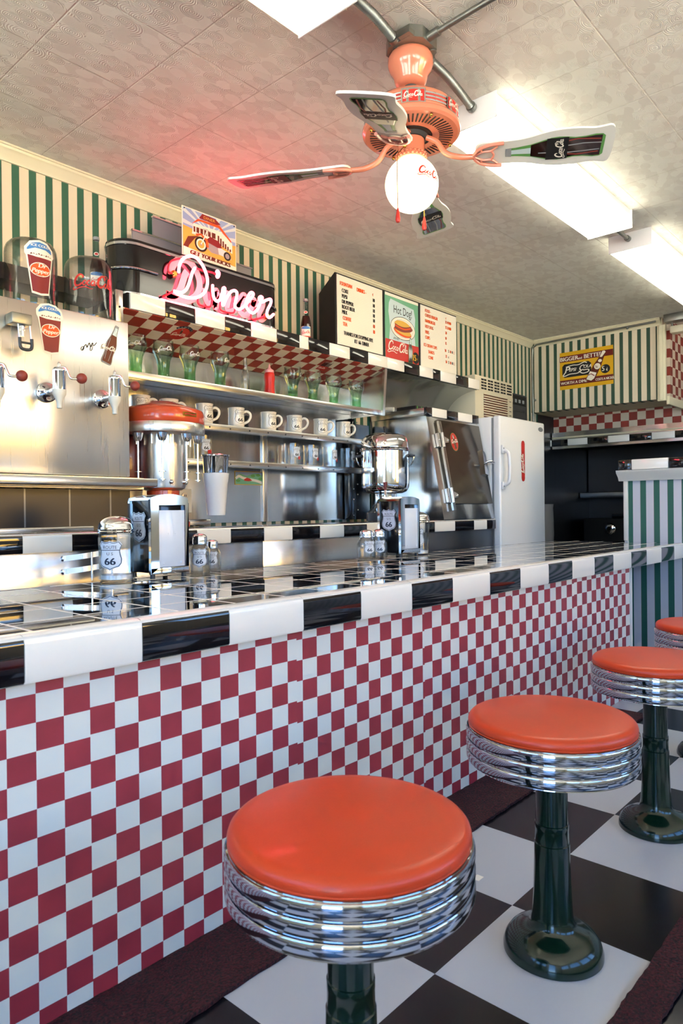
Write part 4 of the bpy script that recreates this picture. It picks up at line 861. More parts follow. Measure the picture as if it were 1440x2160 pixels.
b = MB(); b.extr([(.078, .05), (.088, .05), (.088, L-.03), (.078, L-.03)], FR, .012, .024, 'steelh'); b.extr([(.094, .05), (.103, .05), (.103, L-.03), (.094, L-.03)], FR, .012, .024, 'steelh'); b.build('hinge_bar', sc_)
for v in (.455, .135):
    b = MB(); b.extr([(.050, v-.038), (.073, v-.042), (.073, v+.042), (.050, v+.038)], FR, .002, .018, 'steel'); b.extr([(.106, v-.016), (.148, v-.010), (.148, v+.010), (.106, v+.022)], FR, .012, .024, 'steel')
    b.tube([FR(.091, v-.042, .026), FR(.091, v+.042, .026)], .008, 'chrome', 12); b.sphere(FR(.142, v, .025), .005, 'chrome', 10); b.sphere(FR(.060, v, .019), .005, 'chrome', 10); b.build('hinge', sc_)
b = MB(); b.extr([(.485, .27), (.525, .26), (.53, .40), (.50, .42)], FR, .012, .03, 'chrome'); b.tube(cat([FR(.49, .33, .03), FR(.49, .335, .045), FR(.50, .34, .062), FR(.525, .335, .068), FR(.545, .33, .066)], 4), [.007]*9+[.010]*8, 'chrome', 12); b.build('latch', sc_)
b = MB(); b.ell(.225, .455, .040, .055, FR, 'grn', .0125); b.ell(.225, .455, .038, .053, FR, 'red', .0128); bottlepic(b, FR, .232, .412, .085, 'brown', .15, .0130, txt=False); script(b, .192, .445, .066, FR, 'paper', .016, .08, 1.5); b.build('round_sticker', sc_)
t = thing('dark_case', 'dark box with thin green stripes lying on top of the steamer cabinet', 'box', (3.45, 2.40, 1.4705)); b = MB().box(3.28, 3.60, 2.36, 2.50, 1.471, 1.500, 'blackm', .004)
b.build('box_body', t); b = MB()
for i in range(7): b.box(3.29+.042*i, 3.296+.042*i, 2.357, 2.3595, 1.473, 1.498, 'grn')
b.build('stripes', t)
b = MB(); b.tube(cat([(3.232, 2.58, 1.485), (3.245, 2.54, 1.490), (3.255, 2.50, 1.487)], 5), .0145, 'paper', 10); tag(b.build('folded_cloth', origin=(3.245, 2.54, 1.471)), 'white folded cloth lying beside the dark box on the steamer cabinet', 'cloth')
# cove hood under the ledge
b = MB(); pr = [(2.405, 1.684)]+[(2.405+.255*math.sin(a)*1.0, 1.684-.20*(1-math.cos(a))) for a in [rad(9*i) for i in range(1, 11)]]; vs = []; n = len(pr)
pts = pr+[(y+.004, z_+.004) for y, z_ in reversed(pr)]
b.extr([(a, c) for a, c in pts], Pl((3.06, 0, 0), (0, 1, 0), (0, 0, 1)), 0, .975, 'steelp'); tag(b.build('hood_cove', origin=(3.5, 2.6, 1.5)), 'curved stainless hood panel under the menu board ledge, above the steamer cabinet', 'hood')
# ================================================================ fridge
fx0, fx1, fy = 3.785, 4.385, 2.10
t = thing('refrigerator', 'tall white single-door fridge at the far end behind the bar', 'refrigerator', (4.08, 2.4, 0))
MB().box(fx0, fx1, fy+.062, 2.66, .002, 1.462, 'white', .006).build('cabinet', t)
MB().box(fx0+.006, fx1-.006, fy+.052, fy+.0615, .03, 1.455, 'gry').build('door_gasket', t)
b = MB().box(fx0, fx1, fy, fy+.0515, .03, 1.466, 'white', .012, 4); d = b.build('door', t)
b = MB(); b.tube(cat([(fx0+.028, fy-.004, 1.255), (fx0+.03, fy-.04, 1.235), (fx0+.032, fy-.046, 1.17), (fx0+.032, fy-.046, 1.12), (fx0+.03, fy-.04, 1.06), (fx0+.028, fy-.004, 1.038)], 5), .011, 'white', 12); b.box(fx0+.008, fx0+.048, fy-.012, fy-.001, 1.235, 1.285, 'white', .004); b.box(fx0+.008, fx0+.048, fy-.012, fy-.001, 1.015, 1.062, 'white', .004)
b.sphere((fx0+.02, fy-.013, 1.265), .005, 'gry', 10); b.sphere((fx0+.02, fy-.013, 1.035), .005, 'gry', 10); b.build('handle', d)
class FZ:
    step = None
    def __call__(s, u, v, w=0): return Vector((u, fy-.0004-w, v))
fz = FZ(); b = MB(); b.ell(4.325, 1.420, .034, .014, fz, 'dgrey', .0006); b.ell(4.325, 1.420, .029, .010, fz, 'gry', .0010); b.text('Classic', 4.325, 1.4165, .007, fz, 'ink', .0014, 'c') if False else b.ribbon([(4.303, 1.42), (4.315, 1.4225), (4.33, 1.4185), (4.346, 1.4215)], .003, fz, 'ink', .0014); b.build('badge', d)
t = thing('snowboard_magnet', 'flat red snowboard magnet with white script stuck on the white fridge door', 'magnet', (4.07, fy, 1.2))
b = MB(); x_ = 4.075; pl = [(x_-.020, 1.09), (x_-.014, 1.075), (x_, 1.07), (x_+.015, 1.075), (x_+.021, 1.09), (x_+.021, 1.31), (x_+.015, 1.325), (x_, 1.33), (x_-.015, 1.325), (x_-.021, 1.31)]
b.extr(pl, Pl((0, fy-.0008, 0), (1, 0, 0), (0, 0, 1)), 0, .002, 'red'); script(b, x_+.006, 1.125, .12, fz, 'paper', .0036, rad(90), 1.7); b.build('board', t)
# ================================================================ air conditioner and control box
t = thing('air_conditioner', 'beige window air conditioner on the back wall above the fridge', 'air conditioner', (4.3, 2.66, 1.47))
AY = 2.43; b = MB().box(4.055, 4.575, AY, 2.668, 1.468, 1.798, 'creamd', .008); b.build('casing', t)
class AF:
    step = None
    def __call__(s, u, v, w=0): return Vector((u, AY-.0004-w, v))
af = AF(); b = MB()
for i in range(5):
    for j in range(4): b.rect(4.13+.088*i, 4.20+.088*i, 1.708+.020*j, 1.720+.020*j, af, 'ink', .0008)
for i in range(4): b.rect(4.163+.088*i, 4.167+.088*i, 1.70, 1.785, af, 'creamd', .0014)
b.build('vent', t)
b = MB()
for i in range(13): b.box(4.16, 4.49, AY-.006, AY-.001, 1.478+.0165*i, 1.486+.0165*i, 'creamd', .001)
for i in range(12): b.rect(4.16, 4.49, 1.4865+.0165*i, 1.4940+.0165*i, af, 'brown', .0006)
b.build('louvre_grille', t)
b = MB()
for zz in (1.66, 1.62, 1.59, 1.56): b.rect(4.515, 4.545, zz, zz+.005, af, 'dgrey', .001)
b.build('control_marks', t)
t = thing('control_box', 'dark grey control box on the back wall right of the air conditioner', 'control box', (4.78, 2.66, 1.5))
b = MB().box(4.665, 5.03, 2.55, 2.668, 1.47, 1.775, 'dgrey', .006); b.build('casing', t); b = MB(); b.box(4.74, 5.00, 2.545, 2.5495, 1.69, 1.76, 'blackm')
for i in range(4): b.box(4.755+.06*i, 4.785+.06*i, 2.542, 2.5445, 1.705, 1.73, 'gry')
b.box(4.76, 4.95, 2.545, 2.5495, 1.51, 1.56, 'blackm'); b.box(4.75, 4.97, 2.543, 2.5495, 1.64, 1.655, 'dgrey'); b.build('display', t)
# ================================================================ neon sign
sg = thing('neon_sign', 'black streamlined sign with chrome bands and glowing pink script reading Diner', 'neon sign', (1.85, 2.5, 1.7505))
def rr_outline(x0, x1, y0, y1, r, n=8):
    P = []
    for cx, cy, a0 in ((x1-r, y0+r, -90), (x1-r, y1-r, 0), (x0+r, y1-r, 90), (x0+r, y0+r, 180)):
        for i in range(n+1): a = rad(a0+90*i/n); P.append((cx+r*math.cos(a), cy+r*math.sin(a)))
    return P
SX0, SX1, SY0, SY1, SZ0, SZ1 = 1.437, 2.290, 2.420, 2.595, 1.751, 1.972
XY = Pl((0, 0, 0), (1, 0, 0), (0, 1, 0))
b = MB(); b.extr(rr_outline(SX0, SX1, SY0, SY1, .085), XY, SZ0, SZ1, 'black'); b.build('cabinet', sg)
def band(z0, z1, out=.004, part=None):
    b = MB(); P = rr_outline(SX0-out, SX1+out, SY0-out, SY1+out, .085+out)
    if part is None: b.extr(P, XY, z0, z1, 'chrome')
    else:
        for sel in part:
            Q = [p for p in P if sel(p)]
            for i in range(len(Q)-1):
                if (Vector(Q[i])-Vector(Q[i+1])).length < .2: a, c = Q[i], Q[i+1]; b.add([(a[0], a[1], z0), (c[0], c[1], z0), (c[0], c[1], z1), (a[0], a[1], z1)], [(0, 1, 2, 3)], 'chrome')
    b.build('chrome_band', sg)
band(1.950, 1.960); band(1.752, 1.762, .008)
for xa, xb in ((SX0, 1.60), (2.20, SX1)):
    b = MB()
    P = rr_outline(SX0-.003, SX1+.003, SY0-.003, SY1+.003, .088); Q = [p for p in P if (xa-.01 <= p[0] <= xb) and p[1] < 2.50]; Q.sort(key=lambda p: (p[0] if xa == SX0 else -p[0], -p[1])); Q = Q+[(xb if xa == SX0 else xa, SY0-.003)]
    b.tube([(p[0], p[1], 1.857) for p in Q], .0055, 'chrome', 8)
    b.build('chrome_band', sg)
def npt(l, Y): return [aty(340+x/5.538, 510+y/5.538, Y) for x, y in l]
ND = [(205, 350), (212, 280), (250, 205), (320, 168), (400, 182), (470, 255), (522, 365), (540, 470), (518, 565), (465, 628), (390, 655), (300, 650), (220, 622), (152, 578), (185, 588), (250, 590), (305, 535), (342, 430), (365, 355), (392, 308)]
NI = [(655, 350), (668, 372), (657, 405)]
NN = [(600, 512), (602, 575), (612, 645), (645, 692), (690, 672), (712, 600), (722, 545), (742, 545), (735, 620), (716, 700), (724, 742), (760, 660), (812, 585), (862, 572), (885, 610), (866, 700), (862, 760), (905, 788), (965, 755), (1030, 680), (1075, 615), (1050, 592), (1018, 630), (988, 720), (1010, 790), (1065, 832), (1115, 800), (1150, 730), (1180, 660), (1160, 640), (1142, 665), (1175, 705), (1230, 680), (1275, 672), (1278, 720), (1240, 800), (1235, 860), (1265, 885), (1310, 848)]
NY = 2.365
for l, nm in ((ND, 'neon_tube'), (NI, 'neon_tube'), (NN, 'neon_tube')):
    P = cat(npt(l, NY), 6); r = [.0062]*len(P)
    if len(l) == 3: r = [.009]*len(P)
    b = MB().tube(P, r, 'neon', 10); b.sphere(P[0], r[0], 'neon', 10); b.sphere(P[-1], r[0], 'neon', 10); b.build(nm, sg)
b = MB()
class SF:
    step = None
    def __call__(s, u, v, w=0): return Vector((u, SY0-.0006-w, v))
sf = SF()
for l, wd in ((ND, .030), (NN, .026)):
    P = [(p.x, p.z) for p in cat(npt(l, NY), 4)]; b.ribbon(P, wd, sf, 'pink', .0006)
b.build('backing_script', sg)  # flat pink ribbon on the cabinet face, following the tubes
b = MB()
for l in ([(205, 350), (130, 370), (80, 330), (110, 230), (215, 195)], [(150, 575), (60, 620), (10, 640)], [(395, 305), (500, 340), (600, 360), (650, 395)], [(600, 512), (585, 560), (590, 700), (560, 760), (440, 730), (430, 650)], [(860, 760), (840, 830), (700, 800), (690, 700)], [(1235, 870), (1215, 850), (1190, 880), (1060, 905), (1050, 830)]):
    b.tube(cat(npt(l, 2.400), 5), .0042, 'neond', 8)
b.build('return_tubing', sg)
for l in ((135, 380), (1215, 870)):
    p = npt([l], 2.412)[0]; b = MB().lathe([(1e-4, 0), (.014, .001), (.014, .012), (.009, .018), (1e-4, .018)], p, 'brass', 18, Matrix.Rotation(rad(90), 3, 'X')); b.build('electrode_cap', sg)
b = MB(); b.box(1.600, 2.252, 2.598, 2.606, 1.79, 2.083, 'grey'); b.box(1.700, 2.160, 2.598, 2.606, 2.0835, 2.168, 'grey'); b.box(1.596, 2.256, 2.592, 2.610, 2.0835, 2.090, 'chrome'); b.box(1.696, 2.164, 2.592, 2.610, 2.1685, 2.175, 'chrome'); b.build('stepped_backing', sg)
# ================================================================ tin sign with motorcycle
PX0, PX1, PZ0, PZ1, PY = 1.737, 2.028, 1.976, 2.188, 2.442
t = thing('tin_sign', 'small tin sign of an orange motorcycle by a roadside diner, propped over the neon sign', 'tin sign', ((PX0+PX1)/2, PY, PZ0))
class TS:
    step = None
    def __call__(s, u, v, w=0): return Vector((PX0+u*(PX1-PX0), PY-.0012-w, PZ0+v*(PZ1-PZ0)))
ts = TS(); b = MB().box(PX0, PX1, PY-.001, PY+.001, PZ0, PZ1, 'paper')
def G(l, k, w): b.poly(l, ts, k, w)
G([(.015, .35), (.985, .35), (.985, .98), (.015, .98)], 'sky', .0004)
for a in range(0, 360, 24):
    a0, a1 = rad(a), rad(a+8); q = lambda r, an: (min(.985, max(.015, .52+r*math.cos(an))), min(.98, max(.5, .62+r*math.sin(an))))
    if math.sin(a0) > -.1: G([(.52, .62), q(.6, a0), q(.6, a1)], 'pale', .0006)
G([(.015, .02), (.985, .02), (.985, .55), (.70, .50), (.30, .58), (.015, .62)], 'sand', .0008)
G([(.015, .20), (.10, .42), (.30, .50), (.22, .42), (.12, .25), (.1, .18)], 'brown', .0010)
G([(.17, .50), (.62, .50), (.92, .36), (.92, .58), (.70, .74), (.20, .72)], 'paper', .0010); G([(.17, .70), (.30, .80), (.66, .80), (.90, .58), (.90, .62), (.68, .86), (.28, .84)], 'orng', .0012)
G([(.20, .55), (.6, .55), (.6, .66), (.20, .66)], 'brown', .0013)
for i in range(6): b.rect(.64+.045*i, .67+.045*i, .46-.015*i, .64-.04*i, ts, 'brown', .0013)
for i in range(5): b.rect(.23+.07*i, .25+.07*i, .55, .66, ts, 'paper', .0015)
G([(.30, .86), (.36, .97), (.60, .96), (.70, .88), (.62, .85)], 'redd', .0013); b.text('DINER', .49, .88, .06, ts, 'sand', .0016, 'c', .9)
G([(.45, .30), (.62, .26), (.90, .22), (.86, .34), (.70, .40), (.50, .44)], 'pale', .0016); G([(.42, .46), (.50, .56), (.66, .52), (.72, .40), (.55, .36)], 'redd', .0018)
G([(.44, .30), (.52, .24), (.66, .24), (.64, .38), (.48, .42)], 'gry', .0019)
b.ell(.33, .34, .115, .15, ts, 'ink', .0018); b.ell(.33, .34, .085, .11, ts, 'paper', .0020); b.ell(.33, .34, .06, .08, ts, 'sand', .0022); b.ell(.33, .34, .02, .025, ts, 'gry', .0024)
b.ell(.82, .27, .07, .09, ts, 'ink', .0017); b.ell(.82, .27, .04, .055, ts, 'gry', .0019)
b.ribbon([(.24, .50), (.33, .54), (.43, .46), (.45, .32)], .045, ts, 'orng', .0024); b.ribbon([(.33, .34), (.40, .52), (.44, .66)], .018, ts, 'paper', .0026); b.ribbon([(.36, .66), (.44, .68), (.52, .62)], .012, ts, 'gry', .0026)
G([(.015, .02), (.985, .02), (.985, .10), (.60, .14), (.015, .20)], 'paper', .0028); b.text('GET YOUR KICKS', .50, .07, .085, ts, 'brown', .0034, 'c', .8, .1, .2, -.03)
for u, v in ((.04, .96), (.96, .96)): b.sphere(ts(u, v, .002), .003, 'ink', 8)
b.build('printed_plate', t)
# bottle standing on the ledge and bottle behind the jars
soda_bottle(aty(645, 690, 2.45).x, 2.45, 1.7505, .205, 'dark cola bottle with paper label on the ledge between neon sign and menu board', 'pop')
soda_bottle(aty(203, 520, 2.60).x, 2.60, 1.7955, .212, 'dark soda bottle standing behind the right glass jar on the ledge', 'pop')
# ================================================================ menu board
MY = 2.405; mb_ = thing('menu_board', 'black framed three-panel menu board with price lists and a hot dog poster', 'menu board', (3.2, 2.5, 1.751))
b = MB(); fr = Pl((2.648, 0, 0), (0, 1, 0), (0, 0, 1)); b.extr([(MY+.001, 1.7510), (MY+.001, 2.124), (2.52, 2.035), (2.52, 1.7510)], fr, 0, 1.143, 'blackm'); b.build('case', mb_)
class MF:
    step = None
    def __init__(s, x0, z0): s.x0 = x0; s.z0 = z0
    def __call__(s, u, v, w=0): return Vector((s.x0+u, MY-w, s.z0+v))
def panel(x0, x1, z0, z1, lines, name):
    f = MF(x0, z0); W = x1-x0; H = z1-z0; b = MB(); b.box(x0, x1, MY-.003, MY, z0, z1, 'paper')
    for i in range(40): b.rect(0, W, H*i/40, H*i/40+.0012, f, 'cream', .0034)
    for s, fx, ft, k, al, h in lines: b.text(s, fx*W, H*(1-ft)-h*H, h*H, f, k, .0042, al, .66, 0, .16)
    for e in ((0, .004), (W-.004, W)): b.rect(e[0], e[1], 0, H, f, 'paper', .0045)
    b.build(name, mb_)
T1 = [('FOUNTIAN', .06, .085, 'orng', 'l', .058), ('DRINKS -', .42, .095, 'orng', 'l', .058), ('c', .78, .085, 'orng', 'c', .055)]
for i, (s, ft) in enumerate((('COKE', .18), ('PEPSI', .262), ('DR PEPPER', .34), ('ROOT BEER', .415), ('MILK', .49), ('COFFEE', .575), ('TEA', .66))):
    k = 'ink' if i < 5 else 'orng'; T1 += [(s, .10 if i < 5 else .115, ft, k, 'l', .058), ('10', .80, ft-.005, k, 'c', .055)]
T1 += [('THANKS FOR STOPPING BYE', .13, .79, 'ink', 'l', .056), ('RT  66  DINER', .36, .872, 'ink', 'l', .058)]
panel(2.660, 3.032, 1.757, 2.116, T1, 'price_panel')
T3 = [('FOOD -', .12, .04, 'orng', 'l', .05), ('c', .70, .05, 'orng', 'c', .045)]
for s, ft, p in (('CHEESE BURGER', .11, '25 4/1000'), ('HAMBURGER', .195, '25 5/1000'), ('HOT DOG', .28, '20'), ('FRIES', .365, '10'), ('CHIPS', .445, '15')): T3 += [(s, .12, ft, 'orng', 'l', .05), (p, .68, ft+.005, 'orng', 'l', .045)]
T3 += [('ICE CREAM CUPS', .08, .565, 'orng', 'l', .05), ('50', .66, .565, 'orng', 'l', .045), ('S', .76, .565, 'ink', 'l', .045), ('10', .81, .565, 'orng', 'l', .045), ('0', .87, .565, 'ink', 'l', .045), ('L', .92, .565, 'orng', 'l', .045), ('SHAKES', .20, .655, 'orng', 'l', .05), ('25', .68, .655, 'orng', 'l', .045), ('c', .76, .655, 'ink', 'l', .045), ('CONE', .20, .74, 'orng', 'l', .05), ('50', .68, .74, 'orng', 'l', .045), ('S', .76, .74, 'ink', 'l', .045), ('10', .81, .74, 'orng', 'l', .045), ('0', .87, .74, 'ink', 'l', .045), ('L', .92, .74, 'orng', 'l', .045)]
panel(3.396, 3.782, 1.722, 2.116, T3, 'price_panel')
f = MF(3.057, 1.752); b = MB().box(3.057, 3.372, MY-.003, MY, 1.752, 2.116, 'mint'); W, H = .315, .364
b.rect(0, W, H*.955, H, f, 'paper', .0034); b.poly([(.05, .335), (.16, .325), (.27, .315), (.285, .26), (.275, .18), (.285, .10), (.27, .07), (.05, .07), (.035, .11), (.045, .18), (.03, .26), (.035, .31)], f, 'pale', .0034)
b.rect(0, W, 0, .105, f, 'red', .0036); b.text('Hot Dog!', .165, .262, .046, f, 'ink', .0040, 'c', .72, 0)
b.ell(.165, .185, .118, .066, f, 'ink', .0040); b.ell(.165, .185, .115, .063, f, 'paper', .0042); b.ribbon(ell(.165, .185, .095, .050, 0), .0012, f, 'gry', .0045, True)
b.ell(.165, .198, .082, .030, f, 'sand', .0046, rot=-.08); b.ell(.160, .165, .084, .026, f, 'orng', .0047, rot=-.1); b.ell(.165, .168, .076, .018, f, 'sand', .0049, rot=-.1); b.ribbon([(p.x, p.y) for p in cat([(.085, .190, 0), (.12, .182, 0), (.17, .180, 0), (.23, .192, 0), (.245, .203, 0)], 5)], .030, f, 'knob', .0051); b.ribbon([(p.x, p.y) for p in cat([(.09, .193, 0), (.13, .186, 0), (.18, .184, 0), (.235, .198, 0)], 5)], .008, f, 'orng', .0053)
b.text('AND', .10, .112, .014, f, 'ink', .0042, 'c', 1.3); script(b, .022, .042, .185, f, 'paper', .0046, -.03, 1.15); bottlepic(b, f, .232, -.004, .150, 'brownd', 0, .0060, 'grn', False); b.ell(.285, .035, .032, .034, f, 'ink', .0050); b.text('15', .272, .018, .036, f, 'yellow', .0056, 'c', .75, 0, .12); b.text('c', .298, .026, .014, f, 'yellow', .0056, 'c', .8, 0, .1); b.build('hot_dog_poster', mb_)
# ================================================================ yellow tin sign on the soffit
t = thing('tin_sign', 'yellow tin sign advertising five-cent cola bottles on the striped soffit', 'tin sign', (5.32, 2.2, 1.84))
class PF:
    step = None
    def __call__(s, u, v, w=0): return Vector((5.3285-w, 2.415-u*.425, 1.840+v*.295))
pf = PF(); b = MB(); b.box(5.3255, 5.3285, 1.990, 2.415, 1.840, 2.135, 'yellow')
w0 = .0034; b.rect(0, 1, .74, .90, pf, 'reddk', w0); b.rect(0, 1, .10, .25, pf, 'reddk', w0)
def TT(s, u, v, h, k='paper', al='l', sx=1, sh=0, bo=.12, w=.0042): # text scaled to the sign's own proportions
    vs, fs = textmesh(s); x0 = min(p.x for p in vs); x1 = max(p.x for p in vs); sc = h/.72; A = .295/.425; Wd = (x1-x0)*sc*sx*A; off = {'l': 0, 'c': -Wd/2}[al]
    for d in (-bo*h*.2, 0, bo*h*.2): b.tris([(u+off+(p.x-x0)*sc*sx*A+p.y*sc*sh*A+d, v+p.y*sc) for p in vs], fs, pf, w+d*.001, k)
TT('BIGGER', .015, .765, .11, sx=.98); TT('and', .35, .765, .06); TT('BETTER', .47, .765, .11, sx=.98); TT('WORTH A DIME', .02, .135, .075, sx=.95); TT('COSTS A NICKEL', .68, .13, .065, sx=.72)
b.poly([(.05, .40), (.05, .62), (.09, .68), (.55, .68), (.60, .62), (.60, .38), (.56, .32), (.09, .32)], pf, 'ink', .0036)
TT('P', .10, .44, .17, sx=1.1, sh=.3); TT('EPSI', .185, .47, .085, sx=.95, sh=.25); TT('C', .37, .46, .15, sx=.85, sh=.3); TT('OLA', .455, .51, .085, sx=.95, sh=.25)
for l, wd in (([(.10, .44), (.07, .38), (.10, .36), (.20, .40), (.34, .40), (.42, .46)], .022), ([(.12, .60), (.25, .63), (.36, .62), (.47, .67), (.52, .64)], .020), ([(.37, .45), (.44, .38), (.54, .40), (.55, .46), (.45, .46)], .022)): b.ribbon([(p.x, p.y) for p in cat([(a, c, 0) for a, c in l], 5)], wd, pf, 'paper', .0044)
b.ell(.86, .41, .085, .115, pf, 'ink', .0038); TT('5', .80, .36, .13, sx=.85, w=.0044); TT('c', .875, .36, .08, sx=.8, w=.0044); b.rect(.889, .895, .345, .445, pf, 'paper', .0044)
def BP(l, k, w): b.poly(l, pf, k, w)
BP([(.49, .19), (.60, .13), (.67, .19), (.79, .52), (.82, .66), (.88, .86), (.86, .90), (.80, .90), (.73, .70), (.66, .58)], 'brown', .0050); BP([(.51, .20), (.60, .15), (.655, .20), (.70, .34), (.58, .40), (.54, .28)], 'paper', .0054); BP([(.76, .74), (.80, .73), (.87, .85), (.85, .885), (.81, .885)], 'paper', .0054)
b.ell(.715, .505, .058, .080, pf, 'paper', .0056); TT('5c', .68, .465, .07, 'reddk', sx=.8, w=.0062); b.ribbon([(.55, .30), (.60, .33), (.66, .27)], .02, pf, 'redd', .0062); b.ell(.765, .64, .035, .04, pf, 'paper', .0056)
b.build('printed_plate', t)
# ================================================================ ceiling fan
FX, FY = 1.676, 1.212
fan = thing('ceiling_fan', 'salmon coloured ceiling fan with bottle-printed blades and a lit globe', 'ceiling fan', (FX, FY, CZ)); z = lambda v: v-CZ
b = MB().lathe([(1e-4, z(2.234)), (.012, z(2.234))], (0, 0, 0), 'blackm', 8); b.lathe([(.025, z(2.240)), (.056, z(2.238)), (.064, z(2.232)), (.067, z(2.222)), (.066, z(2.205)), (.060, z(2.190)), (.050, z(2.176)), (.047, z(2.160)), (.042, z(2.150)), (.030, z(2.144)), (.022, z(2.143)), (.021, z(2.150)), (1e-4, z(2.152))], (0, 0, 0), 'fan', 56); b.build('canopy', fan, origin=o)
b = MB().lathe([(.0205, z(2.1445)), (.018, z(2.140)), (.012, z(2.142)), (.010, z(2.15))], (0, 0, 0), 'dgrey', 28); b.build('canopy_bearing', fan, origin=o)
b = MB().lathe([(.0085, z(2.15)), (.0085, z(2.085))], (0, 0, 0), 'fan', 20); b.build('down_rod', fan, origin=o)
HB = 2.000
b = MB().lathe([(1e-4, z(2.093)), (.060, z(2.092)), (.100, z(2.086)), (.124, z(2.076)), (.134, z(2.064)), (.136, z(2.058)), (.136, z(2.024)), (.141, z(2.021)), (.1445, z(2.014)), (.143, z(2.006)), (.136, z(HB)), (.062, z(HB-.001)), (.060, z(HB+.004)), (.060, z(HB+.02)), (1e-4, z(HB+.02))], (0, 0, 0), 'fan', 80); b.build('motor_housing', fan, origin=o)
b = MB()
for zz in (2.052, 2.042, 2.032): b.lathe([(.136, z(zz-.003)), (.1385, z(zz-.002)), (.1390, z(zz)), (.1385, z(zz+.002)), (.136, z(zz+.003))], (0, 0, 0), 'chrome', 72)
b.build('chrome_bands', fan, origin=o)
b = MB()
for zz in (2.047, 2.037): b.lathe([(.1362, z(zz-.0017)), (.1372, z(zz)), (.1362, z(zz+.0017))], (0, 0, 0), 'red', 72)
b.build('red_bands', fan, origin=o)
b = MB()
for i in range(56):
    a = 2*PI*i/56; c, q = math.cos(a), math.sin(a); w_ = .0022
    b.add([(c*.082-q*w_, q*.082+c*w_, z(HB-.0024)), (c*.082+q*w_, q*.082-c*w_, z(HB-.0024)), (c*.122+q*w_*1.2, q*.122-c*w_*1.2, z(HB-.0012)), (c*.122-q*w_*1.2, q*.122+c*w_*1.2, z(HB-.0012))], [(0, 1, 2, 3)], 'blackm')
b.build('vent_slots', fan, origin=o)
b = MB().lathe([(1e-4, z(HB-.0030)), (.060, z(HB-.0030)), (.060, z(HB+.003))], (0, 0, 0), 'blackm', 48); b.lathe([(.050, z(HB-.004)), (.040, z(HB-.012)), (1e-4, z(HB-.012))], (0, 0, 0), 'dgrey', 32); b.build('hub', fan, origin=o)
for i in range(4):
    a = facing(FX, FY)+.45+i*PI/2; b = MB().sphere((.128*math.cos(a), .128*math.sin(a), z(HB-.004)), .005, 'brass', 12); b.build('housing_screw', fan, origin=o)
fa = facing(FX, FY)
for da in (.05, 1.05, -.95):
    a = fa+da; b = MB(); fr = Cy((0, 0, 0), .1395, a, z(2.023)); b.rect(-.034, .034, -.004, .038, fr, 'steelh', .001); b.rect(-.030, .030, .001, .033, fr, 'red', .0016); script(b, -.027, .011, .052, fr, 'paper', .0022, 0, 1.3); b.build('logo_plate', fan, origin=o)
b = MB().lathe([(1e-4, z(HB-.010)), (.028, z(HB-.010)), (.0385, z(HB-.014)), (.0395, z(HB-.018)), (.0395, z(1.945)), (.041, z(1.942)), (.0415, z(1.930)), (.036, z(1.928))], (0, 0, 0), 'fan', 44)
b.build('light_fitter', fan, origin=o); lf = fan.children[-1]
b = MB()
for i in range(22):
    a = 2*PI*i/22; b.sphere((.042*math.cos(a), .042*math.sin(a), z(1.942)), .0048, 'fan', 8, (1, 1, .7)); b.sphere((.0425*math.cos(a+.14), .0425*math.sin(a+.14), z(1.934)), .0045, 'fan', 8, (1, 1, .7))
b.build('leaf_moulding', fan, origin=o)
G0 = (0, 0, z(1.857)); b = MB(); R_ = .0785; b.lathe([(R_*math.cos(e), z(1.857)+R_*math.sin(e)) for e in [rad(-90+6*i) for i in range(26)] if math.cos(e) > .001][:]+[(.036, z(1.932))], (0, 0, 0), 'lampg', 48); g = b.build('glass_globe', fan, origin=o)
b = MB(); script(b, -.038, -.006, .082, Sp(G0, R_, fa+.72, .05), 'red', .0012, -.12, 1.7); b.build('globe_lettering', fan, origin=o)
